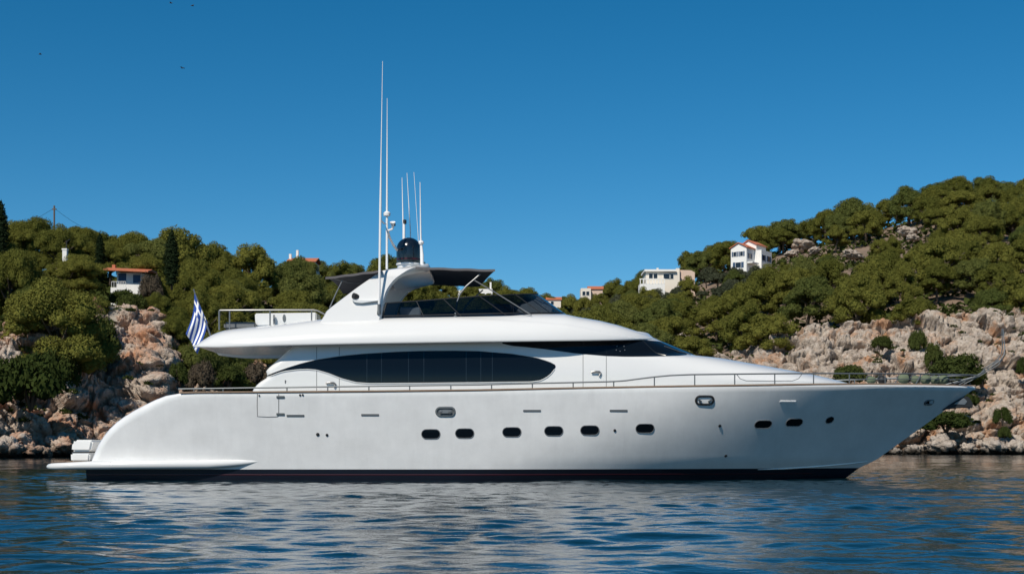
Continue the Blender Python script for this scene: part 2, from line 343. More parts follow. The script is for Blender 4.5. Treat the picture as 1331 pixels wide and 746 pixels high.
def make_cliff(name, px0, px1, step, m, seed, k_=1.0):
    cols = np.arange(px0, px1 + .1, step); nr = 190
    ds, dc, pc, dr, pr = lane(cols)
    t = np.linspace(0, 1, nr)[:, None]; px = np.repeat(cols[None, :], nr, 0)
    Y = ds[None, :] - .6 + t ** 1.25 * (dc + 9 - ds + .6)[None, :]
    # broken shore: buttresses and gullies
    q = np.stack([((px - CX) / F * 190).ravel() / 9, np.zeros(px.size), np.full(px.size, seed * 3.1)], 1)
    z = ground(px.ravel(), Y.ravel()).reshape(px.shape)
    X = (px - CX) / F * Y
    Pg = np.stack([X, Y, z], 2)
    du = np.gradient(Pg, axis=1); dv = np.gradient(Pg, axis=0); n = np.cross(du, dv); n /= np.linalg.norm(n, axis=2, keepdims=True) + 1e-9
    k = 9                                          # even out the normals so that displaced rocks do not cross
    for ax in (0, 1):
        n = np.apply_along_axis(lambda a: np.convolve(np.pad(a, k, 'edge'), np.ones(2*k+1)/(2*k+1), 'valid'), ax, n)
    n[..., 1] -= .8; n[..., 2] *= .6; n /= np.linalg.norm(n, axis=2, keepdims=True) + 1e-9
    p = Pg.reshape(-1, 3); nn = n.reshape(-1, 3)
    wob = np.stack([fbm(p / 4 + 7, 3, seed), fbm(p / 4 + 31, 3, seed + 1), fbm(p / 4 + 57, 3, seed + 2)], 1) - .45
    ps = p * np.array([1, .8, 1.5]) + wob * 2.8
    ps[:, 2] += .25 * ps[:, 0]                     # beds dip along the shore
    d = 3.4 * (fbm(p / 13, 3, seed + 5) - .45)
    for sc, amp, cut in ((6.5, 2.6, .20), (2.6, 1.5, .16), (1.05, .62, .16), (.5, .24, .2)):
        f1, f2, idv = worley(ps / sc, seed + int(sc * 10))
        crack = np.clip((f2 - f1) / cut, 0, 1)
        d = d + amp * ((idv - .45) * .75 + .62 * np.sqrt(crack) - f1 * .15 + .75 * (worley.off * np.stack([np.sin(idv * 91), .4 * np.sin(idv * 57), np.sin(idv * 133)], 1)).sum(1))
    d = d + .25 * (fbm(p * 1.6, 3, seed + 9) - .5)
    tt = np.repeat(t, len(cols), 1).ravel()
    d = d * np.clip((1.0 - tt) / .12, .15, 1) - np.clip((tt - .86) / .14, 0, 1) * 1.6
    p2 = p + nn * d[:, None] * k_
    p2[:, 2] = np.where(tt < .004, -1.5, p2[:, 2])
    o = np_mesh(name, p2, quads(*px.shape), m, True); tag(o, kind='structure')
    return o
make_cliff('cliff', -260, 345, 1.5, M['rockL'], 2)
make_cliff('cliff', 345, 900, 6.0, M['rockR'], 8, .45)
make_cliff('cliff', 890, 1440, 1.5, M['rockR'], 5)

# ------------------------------------------------------------------ trees
LANDMARKS = [((972, 330), 'the white house with two orange roofs'), ((866, 362), 'the cream terraced villa'), ((166, 366), 'the low white house with the red roof edge'),
             ((128, 322), 'the short dark cypress'), ((223, 330), 'the tall dark cypress'), ((392, 338), 'the hilltop red roof with white chimneys'),
             ((767, 378), 'the small pinkish house'), ((720, 390), 'the tiny red-roofed cottage'), ((70, 275), 'the hilltop utility pole'), ((1064, 322), 'the pinkish rock outcrop')]
USED = set()
def place_label(what, px, py, zone):
    best = None
    for (lx, ly), nm in LANDMARKS:
        d = math.hypot(px - lx, py - ly)
        if d < 75:
            dx, dy = px - lx, py - ly
            rel = ('just above' if dy < 0 else 'just below') if abs(dy) > abs(dx) else ('just left of' if dx < 0 else 'just right of')
            if rel.endswith('left of') or rel.endswith('right of'):
                rel = 'level with and ' + rel[5:]
            l = '%s %s %s' % (what.replace('round-topped ', ''), rel, nm)
            if l not in USED and (best is None or d < best[0]): best = (d, l)
    if best: USED.add(best[1]); return best[1]
    return '%s %s' % (what, zone)

def leaf_cloud(rng, blobs, n_per, size, jitter=.32, droop=0):
    """small leaf sprays in the shells of the given ellipsoids (centre, radii)"""
    V = []; area = [b[1][0] * b[1][1] for b in blobs]; mean = sum(area) / len(area)
    for (c, r), ar in zip(blobs, area):
        n = max(8, int(n_per * (ar / mean)))
        d = rng.normal(size=(n, 3)); d /= np.linalg.norm(d, axis=1, keepdims=True)
        low = d[:, 2] < -.45; d[low, 2] *= -1
        rad = 1 - np.abs(rng.normal(size=(n, 1))) * .15 + .05 * rng.normal(size=(n, 1))
        c_ = np.array(c) + d * np.array(r) * rad
        nr = d + rng.normal(size=(n, 3)) * jitter; nr[:, 2] += .25; nr /= np.linalg.norm(nr, axis=1, keepdims=True)
        a = np.cross(nr, rng.normal(size=(n, 3))); out = rng.random((n, 1)) < .35; a = np.where(out, d + .5 * rng.normal(size=(n, 3)) + np.array([0, 0, .3]), a); a /= np.linalg.norm(a, axis=1, keepdims=True) + 1e-9; b = np.cross(nr, a); b /= np.linalg.norm(b, axis=1, keepdims=True) + 1e-9
        s = size * (.55 + .9 * rng.random((n, 1))); q = .30 + .4 * rng.random((n, 1))
        V.append(np.stack([c_ - a * s, c_ + b * s * q, c_ + a * s, c_ - b * s * q], 1))
    V = np.concatenate(V); return V.reshape(-1, 3), np.arange(len(V) * 4).reshape(-1, 4)
def core(rng, blobs, k=.60):                       # the twiggy, opaque inside of each foliage clump
    vs = []; fs = []; o = 0
    for c, r in blobs:
        pts = []; n1, n2 = 7, 4
        for i in range(n2 + 1):
            th = math.pi * i / n2
            for j in range(n1):
                ph = 2 * math.pi * (j + .5 * (i % 2)) / n1; q = k * (.85 + .3 * rng.random())
                pts.append((c[0] + r[0]*q*math.sin(th)*math.cos(ph), c[1] + r[1]*q*math.sin(th)*math.sin(ph), c[2] + r[2]*q*math.cos(th)))
        for i in range(n2):
            for j in range(n1):
                fs.append((o + i*n1 + j, o + i*n1 + (j+1) % n1, o + (i+1)*n1 + (j+1) % n1, o + (i+1)*n1 + j))
        vs += pts; o += len(pts)
    return np.array(vs), np.array(fs)
def crown_mesh(name, seed, kind, n_per, size):
    rng = np.random.default_rng(seed); B = []
    if kind == 'pine':                             # unit width 1, height about .8, many rounded clumps on a broken dome
        nb = 26; lean = rng.normal(size=2) * .05
        lump = [rng.uniform(.72, 1.25) for _ in range(6)]
        for i in range(nb):
            a = i * 2.399 + rng.normal() * .4; q = math.sqrt((i + .4) / nb); lf = np.interp((a / 6.2832 * 6) % 6, range(7), lump + lump[:1]); rr = .39 * q * (1 + .14 * rng.normal()) * lf
            h = .34 + .36 * math.sqrt(max(0, 1 - q * q * .92)) * (.6 + .4 * lf) + rng.normal() * .06
            s = .10 + .10 * rng.random() - .02 * q
            B.append(((rr * math.cos(a) + lean[0], rr * math.sin(a) + lean[1], h), (s * 1.05, s * 1.05, s * .98)))
        for i in range(13):                        # a lower, looser storey
            a = rng.random() * 6.28; rr = .25 + .2 * rng.random(); s = .10 + .05 * rng.random()
            B.append(((rr * math.cos(a), rr * math.sin(a), .16 + .2 * rng.random()), (s * 1.1, s * 1.1, s * .95)))
    elif kind == 'olive':
        for i in range(22):
            a = i * 2.399; q = math.sqrt((i + .5) / 22); rr = .38 * q; h = .26 + .34 * math.sqrt(max(0, 1 - q * q)) + rng.normal() * .05; s = .12 + .06 * rng.random()
            B.append(((rr * math.cos(a), rr * math.sin(a), h), (s, s, s)))
    elif kind == 'cypress':                        # unit height 1
        for i in range(26):
            z = .06 + .9 * i / 25; wz = .105 * (math.sin(math.pi * min(1, (z + .10) / 1.08) ** .9) ** .6) + .012; a = i * 2.4
            B.append(((wz * .35 * math.cos(a), wz * .35 * math.sin(a), z), (wz, wz, .07)))
    elif kind == 'shrub':
        for i in range(15):
            a = i * 2.399 + rng.random(); q = math.sqrt((i + .5) / 15); rr = .36 * q; h = .10 + .26 * math.sqrt(max(0, 1 - q * q)) * (.7 + .5 * rng.random()); s = .13 + .07 * rng.random()
            B.append(((rr * math.cos(a), rr * math.sin(a), h - .10), (s * 1.15, s * 1.15, s * .95)))
    v, f = leaf_cloud(rng, B, n_per, size); cv, cf = core(rng, B)
    me = bpy.data.meshes.new(name); me.from_pydata(np.concatenate([v, cv]).tolist(), [], f.tolist() + (cf + len(v)).tolist())
    me.polygons.foreach_set('use_smooth', [False] * len(f) + [True] * len(cf))
    return me
def trunk_mesh(name, seed, kind):
    rng = random.Random(seed); mb = MB()
    if kind == 'cypress':
        mb.tube([(0, 0, -.05), (0, 0, .3), (0, 0, .8)], [.02, .016, .006], 7)
    elif kind == 'shrub':
        for i in range(5):
            a = i * 1.26; mb.tube([(0, 0, -.08), (.1*math.cos(a), .1*math.sin(a), .1), (.24*math.cos(a), .24*math.sin(a), .26)], [.02, .014, .006], 6)
    else:
        bx, by = rng.uniform(-.06, .06), rng.uniform(-.06, .06)
        mb.tube([(0, 0, -.12), (bx*.4, by*.4, .12), (bx, by, .30), (bx*1.1, by*1.1, .50)], [.036, .029, .024, .012], 8)
        for i in range(8):
            a = i * 2.4 + rng.random(); z0 = .16 + .035 * i; l = .22 + .14 * rng.random(); k = min(1, z0 / .3)
            mb.tube([(bx*k, by*k, z0), (bx*k + l*.5*math.cos(a), by*k + l*.5*math.sin(a), z0 + .10), (bx*k + l*math.cos(a), by*k + l*math.sin(a), z0 + .20)], [.014, .010, .004], 6)
    me = bpy.data.meshes.new(name); me.from_pydata(mb.v, [], mb.f); me.polygons.foreach_set('use_smooth', [True] * len(mb.f)); me.materials.append(M['bark'])
    return me
PROTO = {}
def protos(key, kind, m, n, n_per, size, seed):
    L = []
    for i in range(n):
        c = crown_mesh(key + '_crown', seed + i, kind, n_per, size); c.materials.append(m)
        L.append((c, trunk_mesh(key + '_trunk', seed + i, kind)))
    PROTO[key] = L
protos('near_pine', 'pine', M['pine'], 4, 950, .0105, 10)
protos('near_fresh', 'pine', M['pine2'], 2, 950, .0105, 20)
protos('pine', 'pine', M['pine'], 6, 430, .0150, 30)
protos('fresh', 'pine', M['pine2'], 3, 430, .0150, 40)
protos('olive', 'olive', M['olive'], 3, 260, .020, 50)
protos('cypress', 'cypress', M['cypress'], 2, 200, .016, 60)
protos('shrub', 'shrub', M['shrub'], 4, 260, .026, 70)
protos('dry', 'shrub', M['dryshrub'], 2, 220, .022, 80)
PARTNAME = {'cypress': ('foliage', 'trunk'), 'shrub': ('foliage', 'stem'), 'dry': ('foliage', 'stem')}
TR = random.Random(4)
def tree(key, name, loc, width, height, label, cat, group, tall=None):
    c, t = TR.choice(PROTO[key])
    e = empty(name, loc, label, cat, group, TR.uniform(0, 6.28))
    nh = 1.0 if key == 'cypress' else (.42 if key in ('shrub', 'dry') else .84)
    sc = (height, height, height) if key == 'cypress' else (width, width * TR.uniform(.9, 1.1), height / nh)
    cn, tn = PARTNAME.get(key, ('crown', 'trunk'))
    for nm, me in ((cn, c), (tn, t)):
        o = bpy.data.objects.new(nm, me); COL.objects.link(o); o.parent = e; o.scale = sc
    return e
TREES = []                                         # (px, depth, width) of everything planted, so the wood keeps its spacing
def plant(key, name, px, Y, width, height, what, zone, cat, group, sink=.4, label=None):
    z = gz(px, Y) - sink; x = XP(px, Y); py = HZ - (z + height * .6 - HC) * F / Y
    TREES.append((x, Y, width))
    return tree(key, name, (x, Y, z), width, height, label or place_label(what, px, py, zone), cat, group)
# rows of the photograph that must stay clear in front of a house: (px0, px1, top, bottom, house depth)
CLEAR = [(207, 239, 296, 358, 186), (118, 141, 302, 342, 188), (152, 186, 343, 376, 186), (79, 88, 321, 338, 178), (374, 410, 322, 337, 262), (949, 1002, 310, 345, 345), (829, 904, 346, 369, 372),
         (752, 786, 366, 388, 415), (708, 734, 382, 400, 440), (586, 642, 372, 380, 352), (1026, 1070, 313, 328, 375), (1100, 1116, 326, 335, 360), (1165, 1198, 294, 308, 375)]
def blocked(px, Y, width, top, bot):
    hw = width / 2 * F / Y * .92
    for a, b, t, bo, d in CLEAR:
        if Y < d + 6 and px + hw > a and px - hw < b and top < bo and bot > t: return True
    return False
# trees one can tell apart on the left headland
G1, G2 = 'pines on the left headland', 'pines on the right hillside'
for key, px, Y, wd, ht, lab in (
    ('near_pine', 76, 151, 12.6, 11.2, 'big spreading pine at the cliff edge on the left headland, below the white chimney'),
    ('near_pine', 222, 170, 5.6, 6.4, 'leaning pine at the top of the orange rocks, left of the striped flag'),
    ('near_pine', 266, 184, 7.0, 8.2, 'bright green pine on the slope directly above the striped flag'),
    ('near_pine', 12, 164, 7.5, 8.6, 'pine at the left edge of the photo, beside the big spreading pine'),
    ('near_fresh', 252, 166, 6.5, 7.5, 'pine standing behind the flag, over the stern of the yacht'),
    ('near_fresh', 300, 172, 8.0, 6.6, 'green pine seen beneath the aft overhang of the yacht'),
    ('near_pine', 340, 184, 8.5, 7.5, 'pine behind the aft railing of the upper deck'),
    ('near_pine', 395, 200, 9.5, 8.5, 'pine behind the white locker on the upper deck')):
    plant(key, 'pine_tree', px, Y, wd, ht, '', '', 'pine', G1, label=lab)
for px, Y, ht, lab in ((130, 188, 5.1, 'short dark cypress left of the red-roofed house'), (223, 186, 7.6, 'tall dark cypress right of the red-roofed house'), (1, 176, 7.2, 'dark cypress cut by the left edge of the photo')):
    tree('cypress', 'cypress_tree', P(px, {130: 353, 223: 373, 1: 336}[px], Y), 1, ht, lab, 'cypress', 'cypresses on the left headland'); TREES.append((XP(px, Y), Y, 1.5))
for px, py, Y, wd, ht, lab, key in (
    (40, 520, 137, 8.2, 5.2, 'large dark green bush overhanging the shaded rock face', 'shrub'), (74, 500, 147, 5.0, 4.2, 'smaller bush beside the large dark bush on the left cliff', 'shrub'),
    (132, 470, 159, 5.2, 5.2, 'dark bush in the shade on top of the left cliff', 'shrub'), (196, 388, 180, 3.6, 3.2, 'grey-green bush hiding the corner of the red-roofed house', 'dry'),
    (172, 404, 172, 4.0, 2.4, 'low dark bush below the red-roofed house', 'shrub'),
    (262, 502, 161, 3.6, 3.0, 'brown dry bush behind the stern deck', 'dry'), (232, 497, 156, 2.4, 2.4, 'small green bush where the orange rocks end', 'shrub'), (298, 500, 166, 4.2, 2.6, 'bush under the aft overhang', 'shrub'), (335, 500, 170, 4.2, 2.8, 'brown bush under the aft overhang beside the cabin', 'dry')):
    tree(key, 'shrub', P(px, py, Y), wd, ht, lab, 'bush', 'bushes on the left headland'); TREES.append((XP(px, Y), Y, wd * .6))
for px, py, Y, wd, ht, lab in ((1104, 490, 203, 4.6, 2.4, 'green bush on the right cliff above the foredeck'), (1243, 486, 202, 8.0, 3.4, 'biggest dark bush on the right cliff, behind the bow'),
    (1214, 466, 206, 2.6, 2.8, 'bush just above and left of the biggest cliff bush'), (1192, 447, 214, 2.6, 2.4, 'small bush high on the right cliff'), (1230, 551, 193, 6.4, 2.0, 'low bush on the rocks under the bow tip'),
    (1303, 543, 193, 2.4, 1.8, 'round bush low on the rocks at right'), (1306, 564, 192, 1.6, 1.2, 'smallest bush near the water at right'), (1262, 522, 196, 2.2, 1.3, 'small bush behind the anchor'),
    (1147, 448, 214, 3.0, 1.6, 'thin bush on the right cliff left of the rock cleft'), (1330, 478, 205, 2.0, 1.9, 'bush at the right edge of the photo')):
    tree('shrub', 'shrub', P(px, py, Y) - Vector((0, 0, .35 * ht)), wd * 1.2, ht * 1.25, lab, 'bush', 'bushes on the right cliff')
for px, wd, ht, lab in ((1014, 8.0, 6.8, 'skyline pine first in the row right of the white house with two orange roofs'), (1036, 8.6, 7.0, 'skyline pine above the left end of the pale rock outcrop'), (1060, 9.0, 7.4, 'skyline pine above the middle of the pale rock outcrop'),
                       (1084, 8.4, 7.0, 'skyline pine just right of the pale rock outcrop'), (1106, 8.8, 7.4, 'skyline pine above the small flat pinkish rock'), (1130, 8.6, 7.2, 'skyline pine midway between the two hillside outcrops'), (1154, 9.0, 7.6, 'skyline pine left of the grey outcrop high on the hill'), (1182, 9.0, 7.8, 'skyline pine directly above the grey outcrop high on the hill')):
    plant('pine', 'pine_tree', px, float(lane(px)[3]) + 9, wd, ht, '', '', 'pine', G2, label=lab)
# the woods: spaced-out pines and olives over both slopes
SKY = [(230, 505), (345, 505), (346, 452), (420, 415), (425, 400), (500, 345), (560, 345), (645, 375), (700, 382), (740, 408), (853, 441), (905, 465), (1000, 478), (1100, 498)]
def hidden(px, top, hw):
    if px - hw < 346 or px + hw > 1040: return False
    if 495 < px < 705 and top < 400: return False
    return top > max(interp(SKY, px - hw), interp(SKY, px), interp(SKY, px + hw)) + 6
cand = random.Random(21); count = {'L': 0, 'R': 0}
for it in range(60000):
    px = cand.uniform(-70, 1400); ds, dc, pc, dr, pr = [float(q) for q in lane(px)]
    Y = cand.uniform(dc - 1, dr + 14)
    left = px < 600
    wd = cand.uniform(6.0, 9.0) if left else cand.uniform(6.2, 10.2)
    olive = (690 < px < 1010 and 255 < Y < dr - 25 and 360 < HZ - (gz(px, Y) - HC) * F / Y < 436 - (px - 690) * .10 and px < 985) and cand.random() < .9
    if olive: wd *= .78
    ht = wd * cand.uniform(.72, .95) * (1.06 if left else .98)
    x = XP(px, Y); z = gz(px, Y)
    top = HZ - (z + ht - HC) * F / Y; bot = HZ - (z - HC) * F / Y
    if blocked(px, Y, wd, top, bot):
        wd *= .58; ht *= .58; top = HZ - (z + ht - HC) * F / Y
    if blocked(px, Y, wd, top, bot) or hidden(px, top, wd / 2 * F / Y): continue
    k = .33 if left else .345
    if any((x - a) ** 2 + (Y - b) ** 2 < (k * (wd + c)) ** 2 for a, b, c in TREES): continue
    if count['R'] > 212 and not left or count['L'] > 76 and left: continue
    count['L' if left else 'R'] += 1
    if olive: plant('olive', 'olive_tree', px, Y, wd, ht, 'dull grey-green olive tree', 'in the dark grove between the villas', 'olive tree', 'olives between the villas')
    else:
        fresh = cand.random() < (.2 if left else .28); key = ('near_' if Y < 215 else '') + ('fresh' if fresh else 'pine')
        if key == 'fresh': key = 'fresh'
        what = 'fresh green pine' if fresh else 'round-topped olive-green pine'
        zone = 'in the wood on the left headland' if left else ('high on the wooded right hill against the sky' if Y > dr - 22 else 'in the dense wood on the right hillside')
        plant(key, 'pine_tree', px, Y, wd, ht, what, zone, 'pine', G1 if left else G2)
print('TREES', count)
tree('near_pine', 'pine_tree', P(91, 383, 170), 6.5, 4.4, 'small pine hiding the foot of the white chimney on the left headland', 'pine', G1)
for px, top, Y_, wd, lab in ((528, 371, 318, 7.0, 'pine seen through the radar arch, nearest the arch leg'), (553, 368, 322, 7.5, 'pine seen below the front awning, left of the white building'), (577, 366, 326, 7.5, 'pine below the front awning touching the white building'),
                             (612, 373, 330, 6.5, 'pine in front of the middle of the white building'), (656, 377, 345, 7.0, 'pine right of the white building, above the smoked windscreen'), (684, 376, 345, 7.0, 'pine above the top edge of the smoked windscreen, towards its front'),
                             (742, 387, 405, 7.5, 'pine between the tiny cottage and the pinkish house'), (779, 383, 405, 6.5, 'pine in front of the right half of the pinkish house'), (760, 388, 400, 6.0, 'low pine at the foot of the pinkish house'), (800, 372, 412, 8.0, 'pine right of the pinkish house on the skyline'),
                             (893, 364, 360, 6.5, 'pine hiding the lower side wing of the terraced villa'), (842, 377, 360, 6.5, 'pine in front of the terrace of the villa'), (822, 366, 376, 7.5, 'pine just left of the terraced villa')):
    tree('pine', 'pine_tree', P(px, top + 6.2 * F / Y_, Y_), wd, 6.2, lab, 'pine', 'pines round the hill houses'); TREES.append((XP(px, Y_), Y_, wd * .6))
for px, top, lab in ((958, 346.5, 'dark olive tree under the gable of the white house with two orange roofs'), (983, 344, 'dark olive tree hiding the lower right corner of the white house with two orange roofs')):
    tree('olive', 'olive_tree', P(px, top + 4.6 * F / 336, 336), 5.5, 4.6, lab, 'olive tree', 'olives between the villas'); TREES.append((XP(px, 336), 336, 3))
for px, py, lab in ((383, 384, 'left pine of the pair hiding the walls of the hilltop house'), (404, 382, 'right pine of the pair hiding the walls of the hilltop house')):
    tree('near_fresh', 'pine_tree', P(px, py, 250), 6.2, 6.0, lab, 'pine', G1)
tree('shrub', 'shrub', P(158, 396, 176), 3.8, 2.0, 'bush in front of the terrace of the white bungalow', 'bush', 'bushes on the left headland')
tree('near_pine', 'pine_tree', P(75, 386, 171), 5.0, 4.0, 'small pine left of the foot of the white chimney', 'pine', G1)
# low scrub that covers the ground under the trees
def make_scrub():
    rng = np.random.default_rng(5); n = 60000
    px = rng.uniform(-300, 1650, n); ds, dc, pc, dr, pr = lane(px); Y = dc + 2 + rng.random(n) ** 1.2 * (dr + 25 - dc)
    z = ground(px, Y); p = np.stack([(px - CX) / F * Y, Y, z], 1)
    keep = fbm(p / 11, 3, 8) > .36; p = p[keep]; n = len(p)
    p[:, 2] += -1.8 + 2.2 * (fbm(p / 14, 4, 3) - .5) + .25 + .75 * rng.random(n)
    nr = rng.normal(size=(n, 3)); nr[:, 2] = np.abs(nr[:, 2]) + .7; nr /= np.linalg.norm(nr, axis=1, keepdims=True)
    a = np.cross(nr, rng.normal(size=(n, 3))); a /= np.linalg.norm(a, axis=1, keepdims=True); b = np.cross(nr, a); s = .35 + .45 * rng.random((n, 1))
    V = np.stack([p - a * s, p + b * s * .7, p + a * s, p - b * s * .7], 1).reshape(-1, 3)
    o = np_mesh('undergrowth', V, np.arange(len(V)).reshape(-1, 4), M['shrub'], False)
    tag(o, 'low green scrub covering the ground beneath the pines', 'undergrowth', kind='stuff')
make_scrub()

# ------------------------------------------------------------------ houses on the hills
def window(e, lo_x, lo_z, w_, h_, y, shutters=True, name='window', mm=None):
    f = MB().box((lo_x, y - .04, lo_z), (lo_x + w_, y + .05, lo_z + h_)).build(name, mm or M['window'], e, False)
    fr = MB()
    for a, b, c, d in ((-.07, 0, -.07, h_ + .07), (w_, w_ + .07, -.07, h_ + .07), (0, w_, -.07, 0), (0, w_, h_, h_ + .07)):
        fr.box((lo_x + a, y - .07, lo_z + c), (lo_x + b, y - .003, lo_z + d))
    fr.build('window_frame', M['wall'], f, False)
    if shutters:
        for sx in (lo_x - .08 - w_ * .48, lo_x + w_ + .08):
            MB().box((sx, y - .06, lo_z - .05), (sx + w_ * .48, y - .004, lo_z + h_ + .05)).build('shutter', M['shutter'], f, False)
    return f
def gable(mb, x0, x1, y0, y1, z0, zr, axis='y', ov=.35, th=.18):   # a pitched roof with eaves; ridge along axis
    if axis == 'y':
        xm = (x0 + x1) / 2
        for xa in (x0 - ov, x1 + ov):
            zz = z0 - ov * (zr - z0) / ((x1 - x0) / 2)
            mb.prism([(xa, y0 - ov, zz), (xm, y0 - ov, zr), (xm, y0 - ov, zr + th), (xa, y0 - ov, zz + th)], (0, y1 - y0 + 2 * ov, 0))
    else:
        ym = (y0 + y1) / 2
        for ya in (y0 - ov, y1 + ov):
            zz = z0 - ov * (zr - z0) / ((y1 - y0) / 2)
            mb.prism([(x0 - ov, ya, zz), (x0 - ov, ym, zr), (x0 - ov, ym, zr + th), (x0 - ov, ya, zz + th)], (x1 - x0 + 2 * ov, 0, 0))
    return mb
def gwall(mb, x0, x1, y0, y1, z0, z1, zr):         # walls with a gable towards the sea
    xm = (x0 + x1) / 2
    return mb.prism([(x0, y0, z0), (x1, y0, z0), (x1, y0, z1), (xm, y0, zr), (x0, y0, z1)], (0, y1 - y0, 0))
# white house, two orange roofs
Y = 345; o3 = P(950, 352, Y); e = empty('white_house', o3, 'tall white house with two stepped orange tiled roofs high on the right hill', 'house')
L3 = lambda q: tuple(Vector(q) + o3)
def lbox(lo, hi): return MB().box(L3(lo), L3(hi))
X0, Y0, Z0 = o3
gwall(MB(), X0, X0 + 4.2, Y0, Y0 + 4.49, Z0 - 4, Z0 + 5.5, Z0 + 6.6).build('gable_wing', M['wall'], e, False)
gwall(MB(), X0 + .5, X0 + 4.7, Y0 + 4.5, Y0 + 10, Z0 - 4, Z0 + 6.6, Z0 + 7.7).build('upper_storey', M['wall'], e, False)
lbox((4.703, 4.6, -4), (6.0, 10.6, 5.2)).build('terrace_block', M['wall'], e, False)
gable(MB(), X0, X0 + 4.2, Y0, Y0 + 4.2, Z0 + 5.52, Z0 + 6.62).build('roof', M['tile'], e, False)
gable(MB(), X0 + .5, X0 + 4.7, Y0 + 4.5, Y0 + 10, Z0 + 6.62, Z0 + 7.72).build('roof', M['tile'], e, False)
for x_, z_, ww, hh in ((.7, 3.4, .75, 1.1), (2.5, 3.4, .75, 1.1), (1.3, .6, 1.4, 1.3)): window(e, X0 + x_, Z0 + z_, ww, hh, Y0)
for y_, z_, ww, hh, xx in ((1.2, 2.9, 1.3, 1.2, 4.2), (5.4, 2.7, 1.0, 1.3, 6.0), (8.2, 2.7, 1.3, 1.3, 6.0)):
    f = lbox((xx - .05, y_, z_), (xx + .04, y_ + ww, z_ + hh)).build('window', M['window'], e, False)
    for k in (-.55, ww + .05): lbox((xx + .004, y_ + k, z_ - .05), (xx + .06, y_ + k + .5, z_ + hh + .05)).build('shutter', M['shutter'], f, False)
lbox((4.203, .4, 1.6), (5.6, 4.0, 1.9)).build('balcony', M['wall'], e, False)
e.rotation_euler = (0, 0, R(-35))
# terraced villa
Y = 372; e = empty('terraced_villa', P(866, 378, Y), 'cream flat-roofed villa with a white balustraded terrace on the right hill', 'house')
MB().box((XP(840, Y), Y + 1, ZP(380, Y) - 3), (XP(884, Y), Y + 10, ZP(352.5, Y))).build('wall', M['cream'], e, False)
MB().box((XP(838, Y), Y + .2, ZP(352.5, Y) + .003), (XP(879, Y), Y + 10.6, ZP(350, Y))).build('roof_slab', M['wall'], e, False)
MB().prism([(XP(884, Y) + .003, Y + 3, ZP(380, Y) - 2), (XP(905, Y), Y + 3, ZP(380, Y) - 2), (XP(905, Y), Y + 3, ZP(352, Y)), (XP(900, Y), Y + 3, ZP(349.5, Y)), (XP(884, Y) + .003, Y + 3, ZP(349, Y))], (0, 6, 0)).build('side_wing', M['pink'], e, False)
MB().box((XP(880, Y), Y + 2, ZP(352.5, Y) + .003), (XP(884.5, Y), Y + 3.2, ZP(347.5, Y))).build('chimney', M['cream'], e, False)
MB().box((XP(854.5, Y), Y + 2, ZP(350, Y) + .003), (XP(857, Y), Y + 2.5, ZP(347, Y))).build('chimney', M['cream'], e, False)
tb = MB(); tb.box((XP(830, Y), Y - 4, ZP(383, Y) - 3), (XP(862, Y), Y + .99, ZP(371, Y))); tb.build('terrace', M['wall'], e, False)
bl = MB(); bl.box((XP(829.5, Y), Y - 4.1, ZP(365.6, Y)), (XP(862, Y), Y - 3.8, ZP(364.4, Y)))
for k in range(9):
    a = XP(830 + k * 3.9, Y); bl.box((a, Y - 4.08, ZP(371, Y) + .003), (a + .22, Y - 3.85, ZP(365.6, Y) - .003))
bl.build('balustrade', M['wall'], e, False)
for px, ww, hh in ((844, 1.0, 1.4), (850, 1.0, 1.4), (863, 1.8, 1.3), (871, 1.0, 1.3)): window(e, XP(px, Y), ZP(362, Y), ww, hh, Y + 1, False)
# pinkish house and cottage, farther off
Y = 420; e = empty('pinkish_house', P(769, 390, Y), 'small pinkish house with an orange roof at the saddle of the hills', 'house')
MB().box((XP(755, Y), Y, ZP(392, Y) - 3), (XP(768, Y), Y + 6, ZP(374.6, Y))).build('wall', M['cream'], e, False)
MB().box((XP(768, Y) + .003, Y + 1.5, ZP(392, Y) - 3), (XP(784, Y), Y + 8, ZP(375, Y))).build('side_wing', M['pink'], e, False)
gable(MB(), XP(766, Y), XP(784, Y), Y + 1.5, Y + 8, ZP(375, Y) + .02, ZP(370.5, Y), 'x').build('roof', M['tile'], e, False)
for px in (757, 762): window(e, XP(px, Y), ZP(384, Y), .9, 1.2, Y, False)
Y = 445; e = empty('cottage', P(720, 402, Y), 'tiny pale cottage with a red roof in front of the yacht windscreen tip', 'house')
MB().box((XP(711, Y), Y, ZP(405, Y) - 2), (XP(729, Y), Y + 6, ZP(389.5, Y))).build('wall', M['cream'], e, False)
gable(MB(), XP(711, Y), XP(729, Y), Y, Y + 6, ZP(389.5, Y) + .02, ZP(385.5, Y), 'x').build('roof', M['tile'], e, False)
window(e, XP(716, Y), ZP(396, Y), .9, 1.1, Y, False)
# white building glimpsed below the canopy
Y = 356; e = empty('white_building', P(612, 392, Y), 'long white building glimpsed below the front canopy of the yacht', 'house')
MB().box((XP(585, Y), Y, ZP(392, Y) - 3), (XP(606, Y), Y + 7, ZP(377, Y))).build('wall', M['wall'], e, False)
MB().box((XP(620, Y), Y + 1, ZP(392, Y) - 3), (XP(640, Y), Y + 7, ZP(375, Y))).build('side_wing', M['wall'], e, False)
MB().box((XP(606, Y) + .003, Y + 2, ZP(392, Y) - 3), (XP(620, Y) - .003, Y + 7, ZP(380, Y))).build('link_wall', M['wall'], e, False)
c = MB().box((XP(636.4, Y), Y + 2, ZP(375, Y) + .003), (XP(638.6, Y), Y + 2.5, ZP(365.5, Y))).build('chimney', M['wall'], e, False)
for px in (589, 597, 625, 632): window(e, XP(px, Y), ZP(387, Y), 1.0, 1.2, Y if px < 606 else Y + 1, False)
